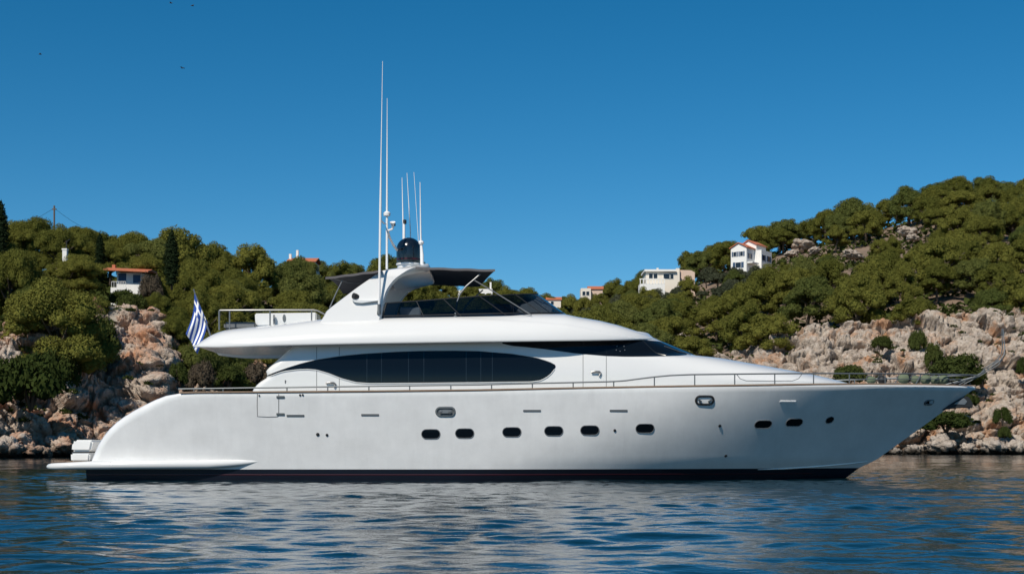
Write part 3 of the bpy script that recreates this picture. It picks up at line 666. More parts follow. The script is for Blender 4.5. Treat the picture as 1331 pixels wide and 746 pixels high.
# left headland: white house with a red roof edge
Y = 186; e = empty('white_bungalow', P(166, 390, Y), 'low white bungalow with a red tiled roof edge and blue shutters on the left headland', 'house')
MB().box((XP(152, Y), Y, ZP(394, Y) - 2), (XP(184, Y), Y + 7, ZP(354.5, Y))).build('wall', M['wall'], e, False)
rf = MB().prism([(XP(138, Y), Y - 1.4, ZP(353, Y)), (XP(196, Y), Y - 1.4, ZP(355.5, Y)), (XP(196, Y), Y - 1.4, ZP(353.6, Y)), (XP(138, Y), Y - 1.4, ZP(350.5, Y))], (0, 2.0, .35))
rf.prism([(XP(138, Y), Y + .605, ZP(353, Y) + .35), (XP(196, Y), Y + .605, ZP(355.5, Y) + .35), (XP(190, Y), Y + 6, ZP(349, Y)), (XP(142, Y), Y + 6, ZP(347, Y))], (0, 0, .25))
rf.build('roof', M['tile'], e, False)
MB().box((XP(140, Y), Y + 2, ZP(349, Y)), (XP(144, Y), Y + 2.6, ZP(341.5, Y))).build('chimney', M['tile'], e, False)
for px, ww, hh in ((154, 1.05, 1.3), (173, 1.0, 1.1)): window(e, XP(px, Y), ZP(368, Y), ww, hh, Y, False, mm=M['shutter'])
MB().box((XP(150, Y), Y - 2.2, ZP(392, Y) - 2), (XP(170, Y), Y - 2.0, ZP(376, Y))).build('terrace_wall', M['wall'], e, False)
pa = MB()
for k in range(7): pa.tube([(XP(151 + 3 * k, Y), Y - 2.1, ZP(376, Y)), (XP(151 + 3 * k, Y), Y - 2.1, ZP(368.5, Y))], .03, 6)
pa.tube([(XP(151, Y), Y - 2.1, ZP(368.5, Y)), (XP(169, Y), Y - 2.1, ZP(368.5, Y))], .035, 6)
pa.build('railing', M['wall'], e)
Y = 178; e = empty('chimney_stack', P(84, 345, Y), 'white chimney stack rising out of the trees on the left headland', 'chimney')
MB().box((XP(81, Y), Y, ZP(352, Y) - 3), (XP(86.5, Y), Y + .6, ZP(325, Y))).build('shaft', M['wall'], e, False)
MB().box((XP(80.4, Y), Y - .06, ZP(325, Y) + .003), (XP(87.1, Y), Y + .66, ZP(323, Y))).build('cap', M['wall'], e, False)
MB().tube([(XP(85, Y), Y + .3, ZP(323, Y)), (XP(86, Y), Y + .3, ZP(313, Y)), (XP(90, Y), Y + .3, ZP(311, Y))], .06, 6).build('flue', M['rubber'], e)
Y = 264; e = empty('hilltop_house', P(390, 350, Y), 'house on the left hilltop of which only a red roof and white chimneys show', 'house')
MB().box((XP(375, Y), Y, ZP(352, Y) - 2), (XP(409, Y), Y + 7, ZP(340, Y))).build('wall', M['cream'], e, False)
gable(MB(), XP(375, Y), XP(409, Y), Y, Y + 7, ZP(340, Y) + .02, ZP(333.5, Y), 'x').build('roof', M['tile'], e, False)
for a, b, t in ((382.5, 385.5, 323), (373.2, 376.2, 328)): MB().box((XP(a, Y), Y + 2.2, ZP(341, Y)), (XP(b, Y), Y + 2.8, ZP(t, Y))).build('chimney', M['wall'], e, False)
# stone retaining wall below the big pine
Y = 168; o = MB().prism([(XP(127, Y), Y, ZP(412, Y)), (XP(160, Y), Y, ZP(420, Y)), (XP(160, Y), Y, ZP(401, Y)), (XP(138, Y), Y, ZP(396, Y)), (XP(127, Y), Y, ZP(386, Y))], (0, .6, 0)).build('retaining_wall', M['stonewall'], None, False)
tag(o, 'pale dry-stone retaining wall on top of the left cliff', 'wall')
# utility pole with wires
Y = 208; e = empty('utility_pole', P(70, 330, Y), 'wooden utility pole with drooping wires on the left skyline', 'pole')
MB().tube([P(70.5, 335, Y), P(70.5, 267.5, Y)], .13, 8).build('pole', M['wood'], e)
MB().box(P(67.5, 272.6, Y - .1), P(73.5, 271.4, Y + .1)).build('crossarm', M['wood'], e, False)
for (ax, ay, ad), s in (((10, 300, 214), .3), ((118, 300, 214), .3)):
    a = P(70.5, 270.5, Y); b = P(ax, ay, ad)
    MB().tube([a.lerp(b, t) - Vector((0, 0, s * 4 * t * (1 - t))) for t in np.linspace(0, 1, 9)], .022, 5).build('wire', M['rubber'], e)

# tufts of grass and heath growing in the cracks of the cliffs
def make_tufts():
    rng = np.random.default_rng(9); L = []
    for o in [q for q in bpy.data.objects if q.name.startswith('cliff')]:
        me = o.data; v = np.empty(len(me.vertices) * 3); me.vertices.foreach_get('co', v); v = v.reshape(-1, 3); nn = np.empty(len(me.vertices) * 3); me.vertices.foreach_get('normal', nn); nn = nn.reshape(-1, 3)
        ok = np.where((np.abs(nn[:, 2]) > .72) & (v[:, 2] > 3.5) & (fbm(v / 5, 3, 12) > .47))[0]
        for i in rng.choice(ok, min(len(ok), 170), False):
            r_ = rng.uniform(.25, .9); n = int(90 * r_ + 30); d = rng.normal(size=(n, 3)); d /= np.linalg.norm(d, axis=1, keepdims=True); d[:, 2] = np.abs(d[:, 2])
            c = v[i] + d * np.array([r_, r_ * .8, r_ * .6]) * rng.random((n, 1)) ** .4
            a = d + .6 * rng.normal(size=(n, 3)); a /= np.linalg.norm(a, axis=1, keepdims=True); b_ = np.cross(a, rng.normal(size=(n, 3))); b_ /= np.linalg.norm(b_, axis=1, keepdims=True); s = .10 + .12 * rng.random((n, 1))
            L.append(np.stack([c - a * s, c + b_ * s * .4, c + a * s, c - b_ * s * .4], 1).reshape(-1, 3))
    V = np.concatenate(L); o = np_mesh('cliff_scrub', V, np.arange(len(V)).reshape(-1, 4), M['shrub'], False); tag(o, 'small green tufts growing in the cracks of the cliffs', 'scrub', kind='stuff')
make_tufts()
# ------------------------------------------------------------------ loose boulders and outcrops
def boulder_mesh(seed):
    bm = bmesh.new(); bmesh.ops.create_icosphere(bm, subdivisions=4, radius=1)
    v = np.array([q.co[:] for q in bm.verts]); v /= np.linalg.norm(v, axis=1, keepdims=True)
    f1, f2, idv = worley(v * 1.5 + seed * 5.3, seed)
    g1, g2, jdv = worley(v * 3.6 + seed, seed + 4)
    rad = .72 + .34 * (idv - .5) + .22 * np.sqrt(np.clip((f2 - f1) / .25, 0, 1)) - .2 * f1 + .12 * (jdv - .5) + .07 * np.clip((g2 - g1) / .2, 0, 1) + .12 * (fbm(v * 2 + seed, 3, seed) - .5)
    for q, p, r_ in zip(bm.verts, v, rad): q.co = p * r_
    me = bpy.data.meshes.new('boulder'); bm.to_mesh(me); bm.free(); me.polygons.foreach_set('use_smooth', [True] * len(me.polygons)); return me
BL = [boulder_mesh(k) for k in range(5)]; BR = []
for me in BL: me.materials.append(M['rockL']); m2 = me.copy(); m2.materials[0] = M['rockR']; BR.append(m2)
br = random.Random(7)
def boulder(px, py, Y, r, lab, group, left, flat=.8):
    o = bpy.data.objects.new('boulder', br.choice(BL if left else BR)); COL.objects.link(o); o.location = P(px, py, Y)
    o.scale = (r * br.uniform(.9, 1.3), r, r * flat * br.uniform(.85, 1.1)); o.rotation_euler = (br.uniform(-.3, .3), br.uniform(-.3, .3), br.uniform(0, 6.28))
    tag(o, lab, 'boulder', group)
GO = 'rock outcrops among the hillside pines'
for px, py, Y, r, lab in ((1044, 320, 312, 2.16, 'long pale rock outcrop among the pines of the right hill'), (1058, 326, 306, 1.44, 'pale rock between the two hillside outcrops'), (1030, 329, 306, 1.58, 'rock at the left end of the hillside outcrop'),
    (1108, 331, 292, 1.66, 'pinkish flat rock low in the hillside outcrop'), (1180, 302, 306, 2.16, 'grey rock outcrop high on the right hill'), (1186, 309, 300, 1.30, 'smaller rock just below the high grey outcrop'), (880, 437, 268, 2.6, 'bare reddish rock low in the wood above the foredeck windscreen')):
    ys = np.linspace(float(lane(px)[1]) + 2, float(lane(px)[3]) + 5, 400); rows_ = HZ - (ground(np.full(400, px), ys) - HC) * F / ys
    Y2 = float(ys[np.argmin(np.abs(rows_ - 1.0 - py))]); boulder(px, py, Y2, r * Y2 / Y * 1.15, lab, GO, False, .55)
for px, py, Y, r, lab in ((10, 584, 128, 1.7, 'low pale boulder at the left edge of the water'), (38, 586, 131, 1.3, 'second boulder along the shore from the left edge'), (58, 590, 133, 1.0, 'small wet boulder at the shore beside the second one'), (84, 578, 139, 1.9, 'grey boulder at the foot of the shaded rock face'), (26, 572, 131, 1.2, 'boulder resting on the two shore boulders at left')):
    boulder(px, py, Y, r, lab, 'boulders along the left shore', True)
for px, py, Y, r, lab in ((1322, 582, 190, 1.6, 'pale block at the waterline by the right edge'), (1290, 580, 190, 1.9, 'big pale block at the waterline right of the bow'), (1258, 583, 191, 1.2, 'small block at the waterline below the anchor'), (1222, 577, 192, 2.0, 'broad pale block at the waterline under the bow'), (1188, 585, 191, 1.1, 'block at the waterline where the stem meets the shore'), (1165, 587, 190, .9, 'smallest block at the waterline left of the others')):
    boulder(px, py, Y, r, lab, 'boulders along the right shore', False)

# ------------------------------------------------------------------ the yacht
CY = 44.2                                          # depth of its centreline
yacht = empty('motor_yacht', (0, CY, 0), 'long white motor yacht with a navy waterline lying at anchor', 'yacht')
STEM = sorted([(ZP(py, CY), XP(px, CY)) for px, py in ((1278, 497), (1271, 502), (1203, 551.2), (1138, 598), (1117, 607.5), (1098, 622))] + [(-.7, 9.3)])
def stem(z): return interp(STEM, z)
def hb(X, z):                                      # half breadth of the hull
    v = min(1.08, max(-.3, z / 2.8)); t = min(1, max(0, (stem(z) - X) / (12.3 - 2.2 * v)))
    B = 2.76 + .44 * (max(v, 0) ** .9) + min(v, 0) * .6
    B *= 1 - .07 * (max(0, -4 - X) / 8.5) ** 2
    return B * (1 - (1 - t) ** (1.75 + .6 * v))
SH = [(108, 601), (113, 600), (115.5, 592), (120, 581), (128, 568.5), (136, 558.5), (146, 549), (158, 540.5), (172, 532), (190, 523), (204, 517), (216, 513.2), (232, 511), (255, 510.3), (330, 510), (480, 508.8), (620, 507.3), (750, 504.6), (900, 502), (1000, 500.6), (1060, 499.8), (1130, 499.6), (1200, 500.4), (1271, 502), (1300, 502.5)]
def sheer(X):
    Y = CY - hb(X, 2.8); return ZP(interp(SH, CX + F * X / Y), Y)
XA = XP(112, 41.6)
def nearY(X, z): return CY - hb(X, z)
def hull_pt(px, py, off=0):                        # the point of the near side of the hull seen at a photo pixel
    Y = 41.2
    for _ in range(12): X, z = XP(px, Y), ZP(py, Y); Y = nearY(X, z)
    return Vector((X, Y, z))
def hull_frame(px, py):
    p = hull_pt(px, py); e = .05
    u = Vector((2*e, nearY(p.x + e, p.z) - nearY(p.x - e, p.z), 0)).normalized(); v = Vector((0, nearY(p.x, p.z + e) - nearY(p.x, p.z - e), 2*e)).normalized()
    n = u.cross(v).normalized(); n = -n if n.y > 0 else n
    return p, u, n.cross(u) * (1 if n.cross(u).z > 0 else -1), n
US = [0, .004, .008, .013, .019, .026, .034, .043, .053, .065, .078, .09, .105, .125, .15, .18, .22] + list(np.linspace(.26, .62, 13)) + list(np.linspace(.65, 1, 30))
top_b, deck_b = MB(), MB(); boot = MB(); strp = MB()
for side in (-1, 1):
    rows = []; caps = []
    for lv in range(19):
        v = lv / 18; zn = .34 + v * 2.5; row = []
        for u in US:
            X = XA + (stem(zn) - XA) * u; zs = sheer(X); r = .05 + .17 * sm(-9.2, -11, X)
            e = .06; N = Vector((-(sheer(X + e) - sheer(X - e)) / (2*e), 0, 1)).normalized()
            X2, zt = (X - N.x * r * v, zs - N.z * r)
            z = .34 + v * max(.0, zt - .34); row.append((X2, CY + side * hb(X, min(z, 2.95)), z))
        rows.append(row)
    last = rows[-1]
    for k in range(1, 6):
        a = math.pi / 2 * k / 5; row = []
        for (x, y, z), u in zip(last, US):
            X = XA + (stem(2.84) - XA) * u; r = .05 + .17 * sm(-9.2, -11, X); e = .06
            N = Vector((-(sheer(X + e) - sheer(X - e)) / (2*e), 0, 1)).normalized(); bb = abs(y - CY)
            row.append((x + N.x * r * math.sin(a), CY + side * max(0, bb - r * (1 - math.cos(a))), z + N.z * r * math.sin(a)))
        rows.append(row)
    top_b.grid(rows)
    edge = rows[-1]; d1 = []; d2 = []; d3 = []
    for x, y, z in edge:
        dr = .55 * sm(-9.6, -8.6, x) * (1 - .8 * sm(7, 11, x)); bb = abs(y - CY)
        d1.append((x, CY + side * max(0, bb - .06), z)); d2.append((x, CY + side * max(0, min(bb - .09, hb(x, max(.3, z - dr)) - .12)), z - dr)); d3.append((x, CY, z - dr + .05))
    deck_b.grid([d1, d2, d3])
    rows = []
    for lv in range(7):
        z = -.7 + 1.04 * lv / 6; rows.append([(XA + (stem(z) - XA) * u, CY + side * hb(XA + (stem(z) - XA) * u, z), z) for u in US])
    boot.grid(rows)
    rows = []
    for z in (.155, .17, .19, .205):
        o_ = .004 if z in (.17, .19) else -.003; rows.append([(x, CY + side * (hb(x, z) + o_), z) for x in np.linspace(XA + .02, XP(1050, CY), 60)])
    strp.grid(rows)
zz = [-.7, -.3, .1, .34]
boot.grid([[(XA, CY - hb(XA, z) + 2 * hb(XA, z) * k / 8, z) for k in range(9)] for z in zz])
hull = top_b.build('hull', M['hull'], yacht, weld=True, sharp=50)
deck_b.build('deck', M['gelcoat'], yacht, weld=True)
bt = boot.build('boot_top', M['navy'], yacht, weld=True)
strp.build('maroon_stripe', M['maroon'], bt)
# spray rail near the bow
sp = MB()
for side in (-1, 1):
    pts = []
    for px, py in ((985, 610), (1020, 608.6), (1060, 606), (1100, 602.6), (1128, 599.6)):
        p = hull_pt(px, py, 0); pts.append((p.x, CY + side * (CY - p.y), p.z))
    sp.tube(pts, [.01, .03, .035, .03, .01], 6)
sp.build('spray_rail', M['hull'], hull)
# teak cap rail along the sheer
cr = MB()
for side in (-1, 1):
    cr.tube([(X, CY + side * (hb(X, 2.8) - .03), sheer(X) + .012) for X in np.linspace(XP(236, 41.3), stem(2.88) - .05, 70)], .028, 6)
cr.build('cap_rail', M['teak'], yacht)

# swim platform, running forward along the sides as a tapering sponson
pf = MB(); PX = [62, 62.6, 64, 66.5, 70, 75, 82, 92, 105, 120, 150, 190, 230, 270, 300, 320, 332, 337, 338.5]
rows = []
for px in PX:
    X = XP(px, 41.25 + .68 * max(0, (92 - px) / 30) ** 1.6); zt = ZP(interp([(62, 605.5), (66, 603), (71, 601.8), (119, 599), (338, 597)], px), 41.2); zb = ZP(interp([(62, 607.5), (66, 609.4), (72, 610.2), (280, 609.2), (320, 604.5), (338.5, 600.5)], px), 41.2)
    q = max(0, (92 - px) / 30); wd = 3.02 - .75 * (1 - math.sqrt(max(0, 1 - q ** 2.6)))
    if px > 110: wd = hb(X, .45) + .02 + (3.02 - hb(XP(110, 41.25), .45) - .02) * (1 - sm(150, 338, px)) + .10 * (1 - sm(290, 338, px))
    h = (zt - zb) / 2; zc = (zt + zb) / 2; half = [(wd - min(.14, h) * (1 - math.cos(a)), zc + h * math.sin(a)) for a in np.linspace(-math.pi/2, math.pi/2, 9)]
    rows.append([(X, CY - y, z) for y, z in half] + [(X, CY + y, z) for y, z in half[::-1]])
pf.grid(rows, True); n_ = len(rows[0]); pf.f.append(tuple(range(n_))); pf.m.append(0)
plat = pf.build('swim_platform', M['gelcoat'], yacht)
MB().box((XP(80, 41.4), CY - 2.3, ZP(600.6, 41.5)), (XA - .1, CY + 2.3, ZP(599.4, 41.5))).build('teak_pad', M['teak'], plat, False)

# hull fittings
def oval(p, u, v, n, a, b, rnd, off, k=24):        # stadium / rounded outline
    out = []; L = max(0, a - b)
    for i in range(k):
        t = 2 * math.pi * i / k; c, s_ = math.cos(t), math.sin(t)
        out.append(p + u * ((L if c > 0 else -L) * (1 if abs(c) > 1e-6 else 0) + b * c) + v * b * s_ + n * off)
    return out
def port(px, py, wpx, hpx, name='porthole', glassm=None, rim=None, rimr=.013, parent=yacht):
    p, u, v, n = hull_frame(px, py); k = 41.2 / F; a, b = wpx * k / 2, hpx * k / 2
    ring = oval(p, u, v, n, a, b, 0, .004); fr = MB()
    fr.tube(ring + ring[:2], rimr, 6); f = fr.build(name, rim or M['steel'], parent)
    g = MB(); g.prism(oval(p, u, v, n, a - .01, b - .01, 0, -.03), n * .036); g.build('glass', glassm or M['glass'], f, False)
    return p, u, v, n, f
for px, py in ((560, 564), (604, 563), (665.3, 561.4), (719.8, 560), (766.6, 559), (838.3, 556.6), (992, 551.2), (1032.4, 548.8)): port(px, py, 24, 12.6)
port(1078.5, 545.6, 11.4, 11.4, rim=M['steel'])
p, u, v, n, f = port(579, 534.8, 23.5, 10.6, 'fairlead', M['greysteel'], M['greysteel'], .035)
c = MB()
for s_ in (-1, 1): c.lathe([(0, 0), (.045, 0), (.045, .05), (.06, .07), (0, .08)], p + u * .13 * s_ + n * .0, n, 10)
c.box(p + Vector((-.09, -.07, -.05)), p + Vector((.09, 0, .05))); c.build('bollard', M['steel'], f)
p, u, v, n, f = port(916, 520, 23.0, 11, 'fairlead', M['whitepaint'], M['rubber'], .035)
c = MB()
for s_ in (-1, 1): c.tube([p + u * .15 * s_ - v * .10 + n * .02, p + u * .11 * s_ - v * .02 + n * .04, p + u * .2 * s_ + v * .04 + n * .05], .026, 6)
c.build('bollard', M['greysteel'], f)
p, u, v, n, f = port(1207.5, 522.6, 15, 7, 'fairlead', M['rubber'], M['greysteel'], .03)
MB().box(p + Vector((0, -.05, -.05)), p + Vector((.12, 0, .06))).build('bollard', M['steel'], f, False)
def hull_rect(px, py, wpx, hpx, proud=.02):
    p, u, v, n = hull_frame(px, py); k = 41.2 / F; a, b = u * wpx * k / 2, v * hpx * k / 2
    return MB().prism([p - a - b - n * .02, p + a - b - n * .02, p + a + b - n * .02, p - a + b - n * .02], n * (proud + .02))
for px, py, m_ in ((384, 540, 'greysteel'), (481, 539, 'steel'), (691.5, 533.6, 'steel'), (804, 533.4, 'steel'), (1024, 521.6, 'whitepaint')):
    hull_rect(px, py, 23, 2.6).build('vent_grille', M[m_], yacht, False, bevel=.008)
dr = MB()
for px, py, r in ((413, 564.3, .05), (425, 565, .04), (799, 559, .04), (935.5, 553, .045), (943.3, 592, .045), (390, 513.2, .03), (393.5, 513, .03), (337, 513.8, .025)):
    p, u, v, n = hull_frame(px, py); o_ = MB().lathe([(0, .03), (r * .6, .03), (r, .02), (r, -.02)], p, n, 10).build('drain_outlet', M['rubber'], yacht)
def seam_line(mb, pts, r=.008):
    mb.tube(pts, r, 5)
gt = MB(); seam_line(gt, [hull_pt(334.5, 511.8), hull_pt(334.2, 527), hull_pt(334.6, 541), hull_pt(348, 541.8), hull_pt(361, 541.3), hull_pt(362.3, 540), hull_pt(362.3, 512)], .011)
gate = gt.build('boarding_gate', M['seam'], yacht)
for py in (515.7, 538): hull_rect(364.6, py, 10.5, 2.8, .03).build('hinge', M['greysteel'], gate, False, bevel=.008)

# deckhouse with the long foredeck trunk, as a stack of plan outlines
HY = 41.8
HA = sorted([(ZP(py, HY), XP(px, HY)) for px, py in ((508, 327), (505.5, 328.5), (502, 331), (498, 335), (494.5, 339.5), (491.8, 344.6), (489, 346.3), (486, 346), (482.5, 344.8), (479, 347), (451, 377), (446, 381)) for px, py in [(py, px)]] + [(2.0, XP(326.5, HY))])
HF = sorted([(ZP(py, CY), XP(px, CY)) for px, py in ((1101, 498), (1081, 493), (1055, 487), (1023, 481.3), (981, 474), (939, 467.4), (906, 464.6), (850, 442))] + [(2.0, XP(1104, CY)), (4.6, XP(838, CY))])
def HW(z): return 2.5 - .15 * sm(3.1, 4.3, z)
def hx0(z): return 3.0 - 1.6 * sm(3.62, 3.8, z)
def hn(z): return 2.0 + .45 * sm(3.6, 3.82, z)
def house_side(X, z):
    w_, x0, xf, n = HW(z), hx0(z), interp(HF, z), hn(z); xa = interp(HA, z)
    if X > x0: return min(w_ * max(0, 1 - ((X - x0) / (xf - x0)) ** n) ** (1 / n), max(0, hb(X, min(z, 2.8)) - .3))
    d = .25 - (X - xa)
    return w_ - (.25 - math.sqrt(max(0, .0625 - d * d)) if d > 0 else 0)
def house_front(z, th):
    w_, x0, xf, n = HW(z), hx0(z), interp(HF, z), hn(z)
    X = x0 + (xf - x0) * math.sin(th) ** (2 / n)
    return X, min(w_ * max(0, math.cos(th)) ** (2 / n), max(0, hb(X, min(z, 2.8)) - .3))
ZL = [2.0, 2.5, 2.62, 2.7, 2.76, 2.82, 2.88, 2.94, 2.99, 3.04, 3.09, 3.14, 3.19, 3.24, 3.3, 3.36, 3.42, 3.48, 3.54, 3.6, 3.65, 3.69, 3.72, 3.75, 3.775, 3.8, 3.85, 3.95, 4.05, 4.2, 4.35, 4.5]
rows = []
for z in ZL:
    xa, x0 = interp(HA, z), hx0(z); near = []
    if z < 2.6: x0 = 3.0
    for X in [xa + .25 * (1 - math.cos(a)) for a in np.linspace(0, math.pi/2, 6)] + list(np.linspace(xa + .4, x0, 16)): near.append((X, house_side(X, z)))
    near += [house_front(z, th) for th in np.linspace(.04, math.pi / 2, 26)]
    rows.append([(X, CY - y, z) for X, y in near] + [(X, CY + y, z) for X, y in near[::-1]])
hm = MB(); hm.grid(rows, True); n_ = len(rows[0]); hm.f.append(tuple(len(hm.v) - n_ + k for k in range(n_))); hm.m.append(0)
house = hm.build('deckhouse', M['gelcoat'], yacht, weld=True, sharp=38)
def house_pt(px, py, off=.0):
    Y = HY
    for _ in range(10): X, z = XP(px, Y), ZP(py, Y); Y = CY - house_side(X, z)
    return Vector((X, Y - off, z))
WT = [(346.5, 488.2), (350, 487), (360, 483), (374, 478), (390, 473), (411.6, 467.5), (441, 463), (470, 460), (513.6, 457.3), (545, 456.2), (590, 455.8), (622.5, 456.4), (666, 460), (697, 465), (711, 469.4), (718, 472), (720.5, 473.4), (722.2, 475.6)]
WB = [(346.5, 489.3), (350, 488.6), (360, 484.8), (369, 482), (387.5, 479.6), (400, 479.3), (411.6, 480.2), (428, 485), (444, 491.4), (462.6, 496.4), (481, 497.7), (560, 497.2), (640, 496.2), (690, 495.6), (702, 494), (709.7, 490.5), (716, 485.5), (720.5, 480), (722.2, 476.4)]
def side_panel(name, top, bot, p0, p1, off, mt, parent, both=True, n=90, m=8):
    st = [p0 + (p1 - p0) * (.5 - .5 * math.cos(math.pi * i / n)) for i in range(n + 1)]; first = None
    for side in ((-1, 1) if both else (-1,)):
        rows = []
        for px in st:
            a, b = interp(bot, px), interp(top, px); row = []
            for k in range(m + 1):
                q = house_pt(px, a + (b - a) * k / m, off); row.append((q.x, CY + side * (CY - q.y), q.z))
            # turn the edge back into the wall so that the pane has a rim
            q0, q1 = row[0], row[-1]; row = [(q0[0], q0[1] - side * .03, q0[2] - .004)] + row + [(q1[0], q1[1] - side * .03, q1[2] + .004)]
            rows.append(row)
        o_ = MB().grid(rows).build(name, mt, parent, sharp=50); first = first or o_
    return first
win = side_panel('saloon_window', WT, WB, 346.5, 722.2, .014, M['glass'], house)
for px in (477, 496, 531, 551, 606, 625, 640):
    a, b = interp(WB, px), interp(WT, px); ml = MB()
    ml.grid([[house_pt(px + d, b + (a - b) * (k + .06) / 6.2, .016 + (.002 if j == 1 else 0)) for k in range(7)] for j, d in enumerate((-.5, 0, .5))])
    ml.build('mullion', M['mullion'], win)
# fine white moulding round the long window
mo = MB(); mo.tube([house_pt(px, interp(WT, px) - .6, .012) for px in np.linspace(348, 721, 80)], .012, 5)
mo.tube([house_pt(px, interp(WB, px) + .7, .012) for px in np.linspace(348, 721, 80)], .014, 5)
mo.build('window_moulding', M['gelcoat'], win)
# wheelhouse glazing: a dark band under the brow that widens forward and wraps round the front
ST_ = [(653, 446.6), (666, 449.5), (684, 451), (709.7, 454.0), (747, 459), (788, 462.4), (829, 463.8)]
def band_pt(i, k, off):                            # i along, k 0..1 upwards, near side then round to the front
    if i <= 1:
        px = 653 + (812 - 653) * i; q = house_pt(px, interp(ST_, px) + 0); zl = q.z; X = q.x; z = zl + (4.22 - zl) * k
        if X <= hx0(z): return Vector((X, CY - house_side(X, z) - off, z))
        return Vector((X, CY - house_side(X, z) - off, z))
    t = i - 1; z0 = house_pt(812, interp(ST_, 812)).z; zl = z0 + (3.83 - z0) * sm(0, .75, t); z = zl + (4.22 - zl) * k
    n = hn(z); Xs = house_pt(812, interp(ST_, 812)).x; x0, xf = hx0(z), interp(HF, z)
    th0 = math.asin(min(1, max(0, (Xs - x0) / (xf - x0))) ** (n / 2)); th = th0 + (math.pi / 2 - th0) * t
    X, y = house_front(z, th); return Vector((X + off * math.sin(th), CY - y - off * math.cos(th), z))
IS = list(np.linspace(0, 1, 40)) + list(np.linspace(1.03, 2, 30)); rows = []
full = [(i, -1) for i in IS] + [(i, 1) for i in IS[::-1][1:]]
for i, sd in full:
    row = []
    for k in [-1] + list(np.linspace(0, 1, 9)):
        q = band_pt(i, max(0, k), .014 if k >= 0 else -.02); row.append((q.x, CY + sd * (CY - q.y), q.z))
    rows.append(row)
ws = MB().grid(rows).build('wheelhouse_window', M['glass'], house, weld=True, sharp=50)
for i in (.66, .852, 1.22, 1.5, 1.78):
    for sd in (-1, 1):
        ml = MB(); pts = [band_pt(i, k, .016) for k in np.linspace(.03, .96, 8)]; ml.tube([(q.x, CY + sd * (CY - q.y), q.z) for q in pts], .010 if i < 1 else .016, 5)
        ml.build('mullion', M['mullion'], ws)
for s_ in (-.9, .9):                               # wipers
    w_ = MB(); q = [band_pt(i, k, .05) for i, k in ((1.62, .0), (1.5, .30), (1.42, .62))]; w_.tube([(p_.x, CY + (1 if s_ > 0 else -1) * (CY - p_.y), p_.z) for p_ in q], .012, 5); w_.build('wiper', M['greysteel'], ws)
for px, py in ((802, 450), (811, 450), (801, 455), (812, 455), (806, 456.4)):  # cluster of tiny raised dots on the glass
    MB().lathe([(0, .02), (.014, .018), (.018, 0)], house_pt(px, py, .014), (0, -1, 0), 8).build('window_stud', M['steel'], ws)
# side doors: seams and handles
for name, segs, hx, hy in (('side_door', (411.6, 441), 430, 499), ('side_door', (757.8, 788), 774.5, 484.6)):
    sd_ = MB()
    for px in segs:
        tp = 451 if px < 500 else 460
        sd_.tube([house_pt(px, y_, .001) for y_ in np.linspace(tp, 508, 12)], .009, 5)
    d_ = sd_.build(name, M['seam'], house)
    q = house_pt(hx, hy); MB().tube([q + Vector((-.14, -.05, .02)), q + Vector((-.05, -.07, .04)), q + Vector((.10, -.07, .03)), q + Vector((.14, -.04, .0)), q + Vector((.10, -.05, -.09))], .03, 8).build('door_handle', M['steel'], d_)
MB().tube([house_pt(371, 498, -.005), house_pt(371, 494, .01)], .02, 6).build('cleat', M['steel'], house)

# flybridge moulding: the long white brow
B_BOT = [(257, 451), (285, 451.6), (374, 449), (470, 447), (622, 444.5), (760, 443), (853, 441.5)]
B_TOP = [(257, 449), (262, 443), (268, 438.5), (275, 434), (285.6, 429.3), (305, 426.4), (332.5, 424.0), (369, 419.6), (401, 415.6), (422, 414), (497, 411), (592, 408.3), (688, 407), (736, 407.6), (752, 411.3), (781, 416.3), (805, 422.3), (829, 430.3), (845, 437), (853, 441)]
XT0, XT1 = XP(257, 43.0), XP(853.5, CY)
def bw(X):
    if X > .6: return 2.85 * max(0, 1 - ((X - .6) / (XT1 - .6)) ** 2.5) ** .4
    t = max(0, 1 - (X - XT0) / 2.4); return 1.75 + 1.10 * max(0, 1 - t ** 2.2) ** .5
def bpx(X): return CX + F * X / (CY - bw(X) * .85)
def bz(X):
    px = min(853, max(257, bpx(X))); Yb = CY - bw(X); Yt = CY - bw(X) * .55
    return ZP(interp(B_BOT, px), Yb), max(ZP(interp(B_TOP, px), Yt), ZP(interp(B_BOT, px), Yb) + .02)
def brow_pt(X, fi, y_out=0):
    w_ = bw(X); zb, zt = bz(X); c, s_ = max(0, math.cos(fi)), math.sin(fi); y = w_ * c ** (2 / 6.0); fr = s_ ** (2 / 1.7); z = zb + .03 + (zt - zb - .03) * fr
    px = bpx(X)
    if px > 440:
        fc = interp([(440, .95), (592, .82), (760, .47), (853, .0)], px); y -= .05 * sm(fc - .03, fc + .03, fr) * sm(440, 520, px) * min(1, w_)
    return Vector((X, CY - max(0, y) - y_out, z))
rows = []
for X in [XT0 + .01 + 2.2 * (k / 16) ** 2.2 for k in range(17)] + list(np.linspace(XT0 + 2.4, 2.2, 60)) + list(np.linspace(2.26, XT1 - .01, 40)):
    w_ = bw(X); zb, zt = bz(X); ri = min(.3, w_ * .5); half = [(0, zb + .05), (w_ * .5, zb + .05), (max(0, w_ - ri), zb + .04), (w_ - .05 * min(1, w_), zb), (w_ - .012 * min(1, w_), zb + .008)]
    pts = [(X, CY - y, z) for y, z in half] + [tuple(brow_pt(X, a)) for a in [math.pi / 2 * (k / 28) ** 1.0 for k in range(29)]]
    rows.append(pts + [(x, 2 * CY - y, z) for x, y, z in pts[::-1][1:-1]])
bm_ = MB(); bm_.grid(rows, True); n_ = len(rows[0])
bm_.f.append(tuple(range(n_))); bm_.m.append(0)
brow = bm_.build('flybridge', M['gelcoat'], yacht, weld=True, sharp=34)

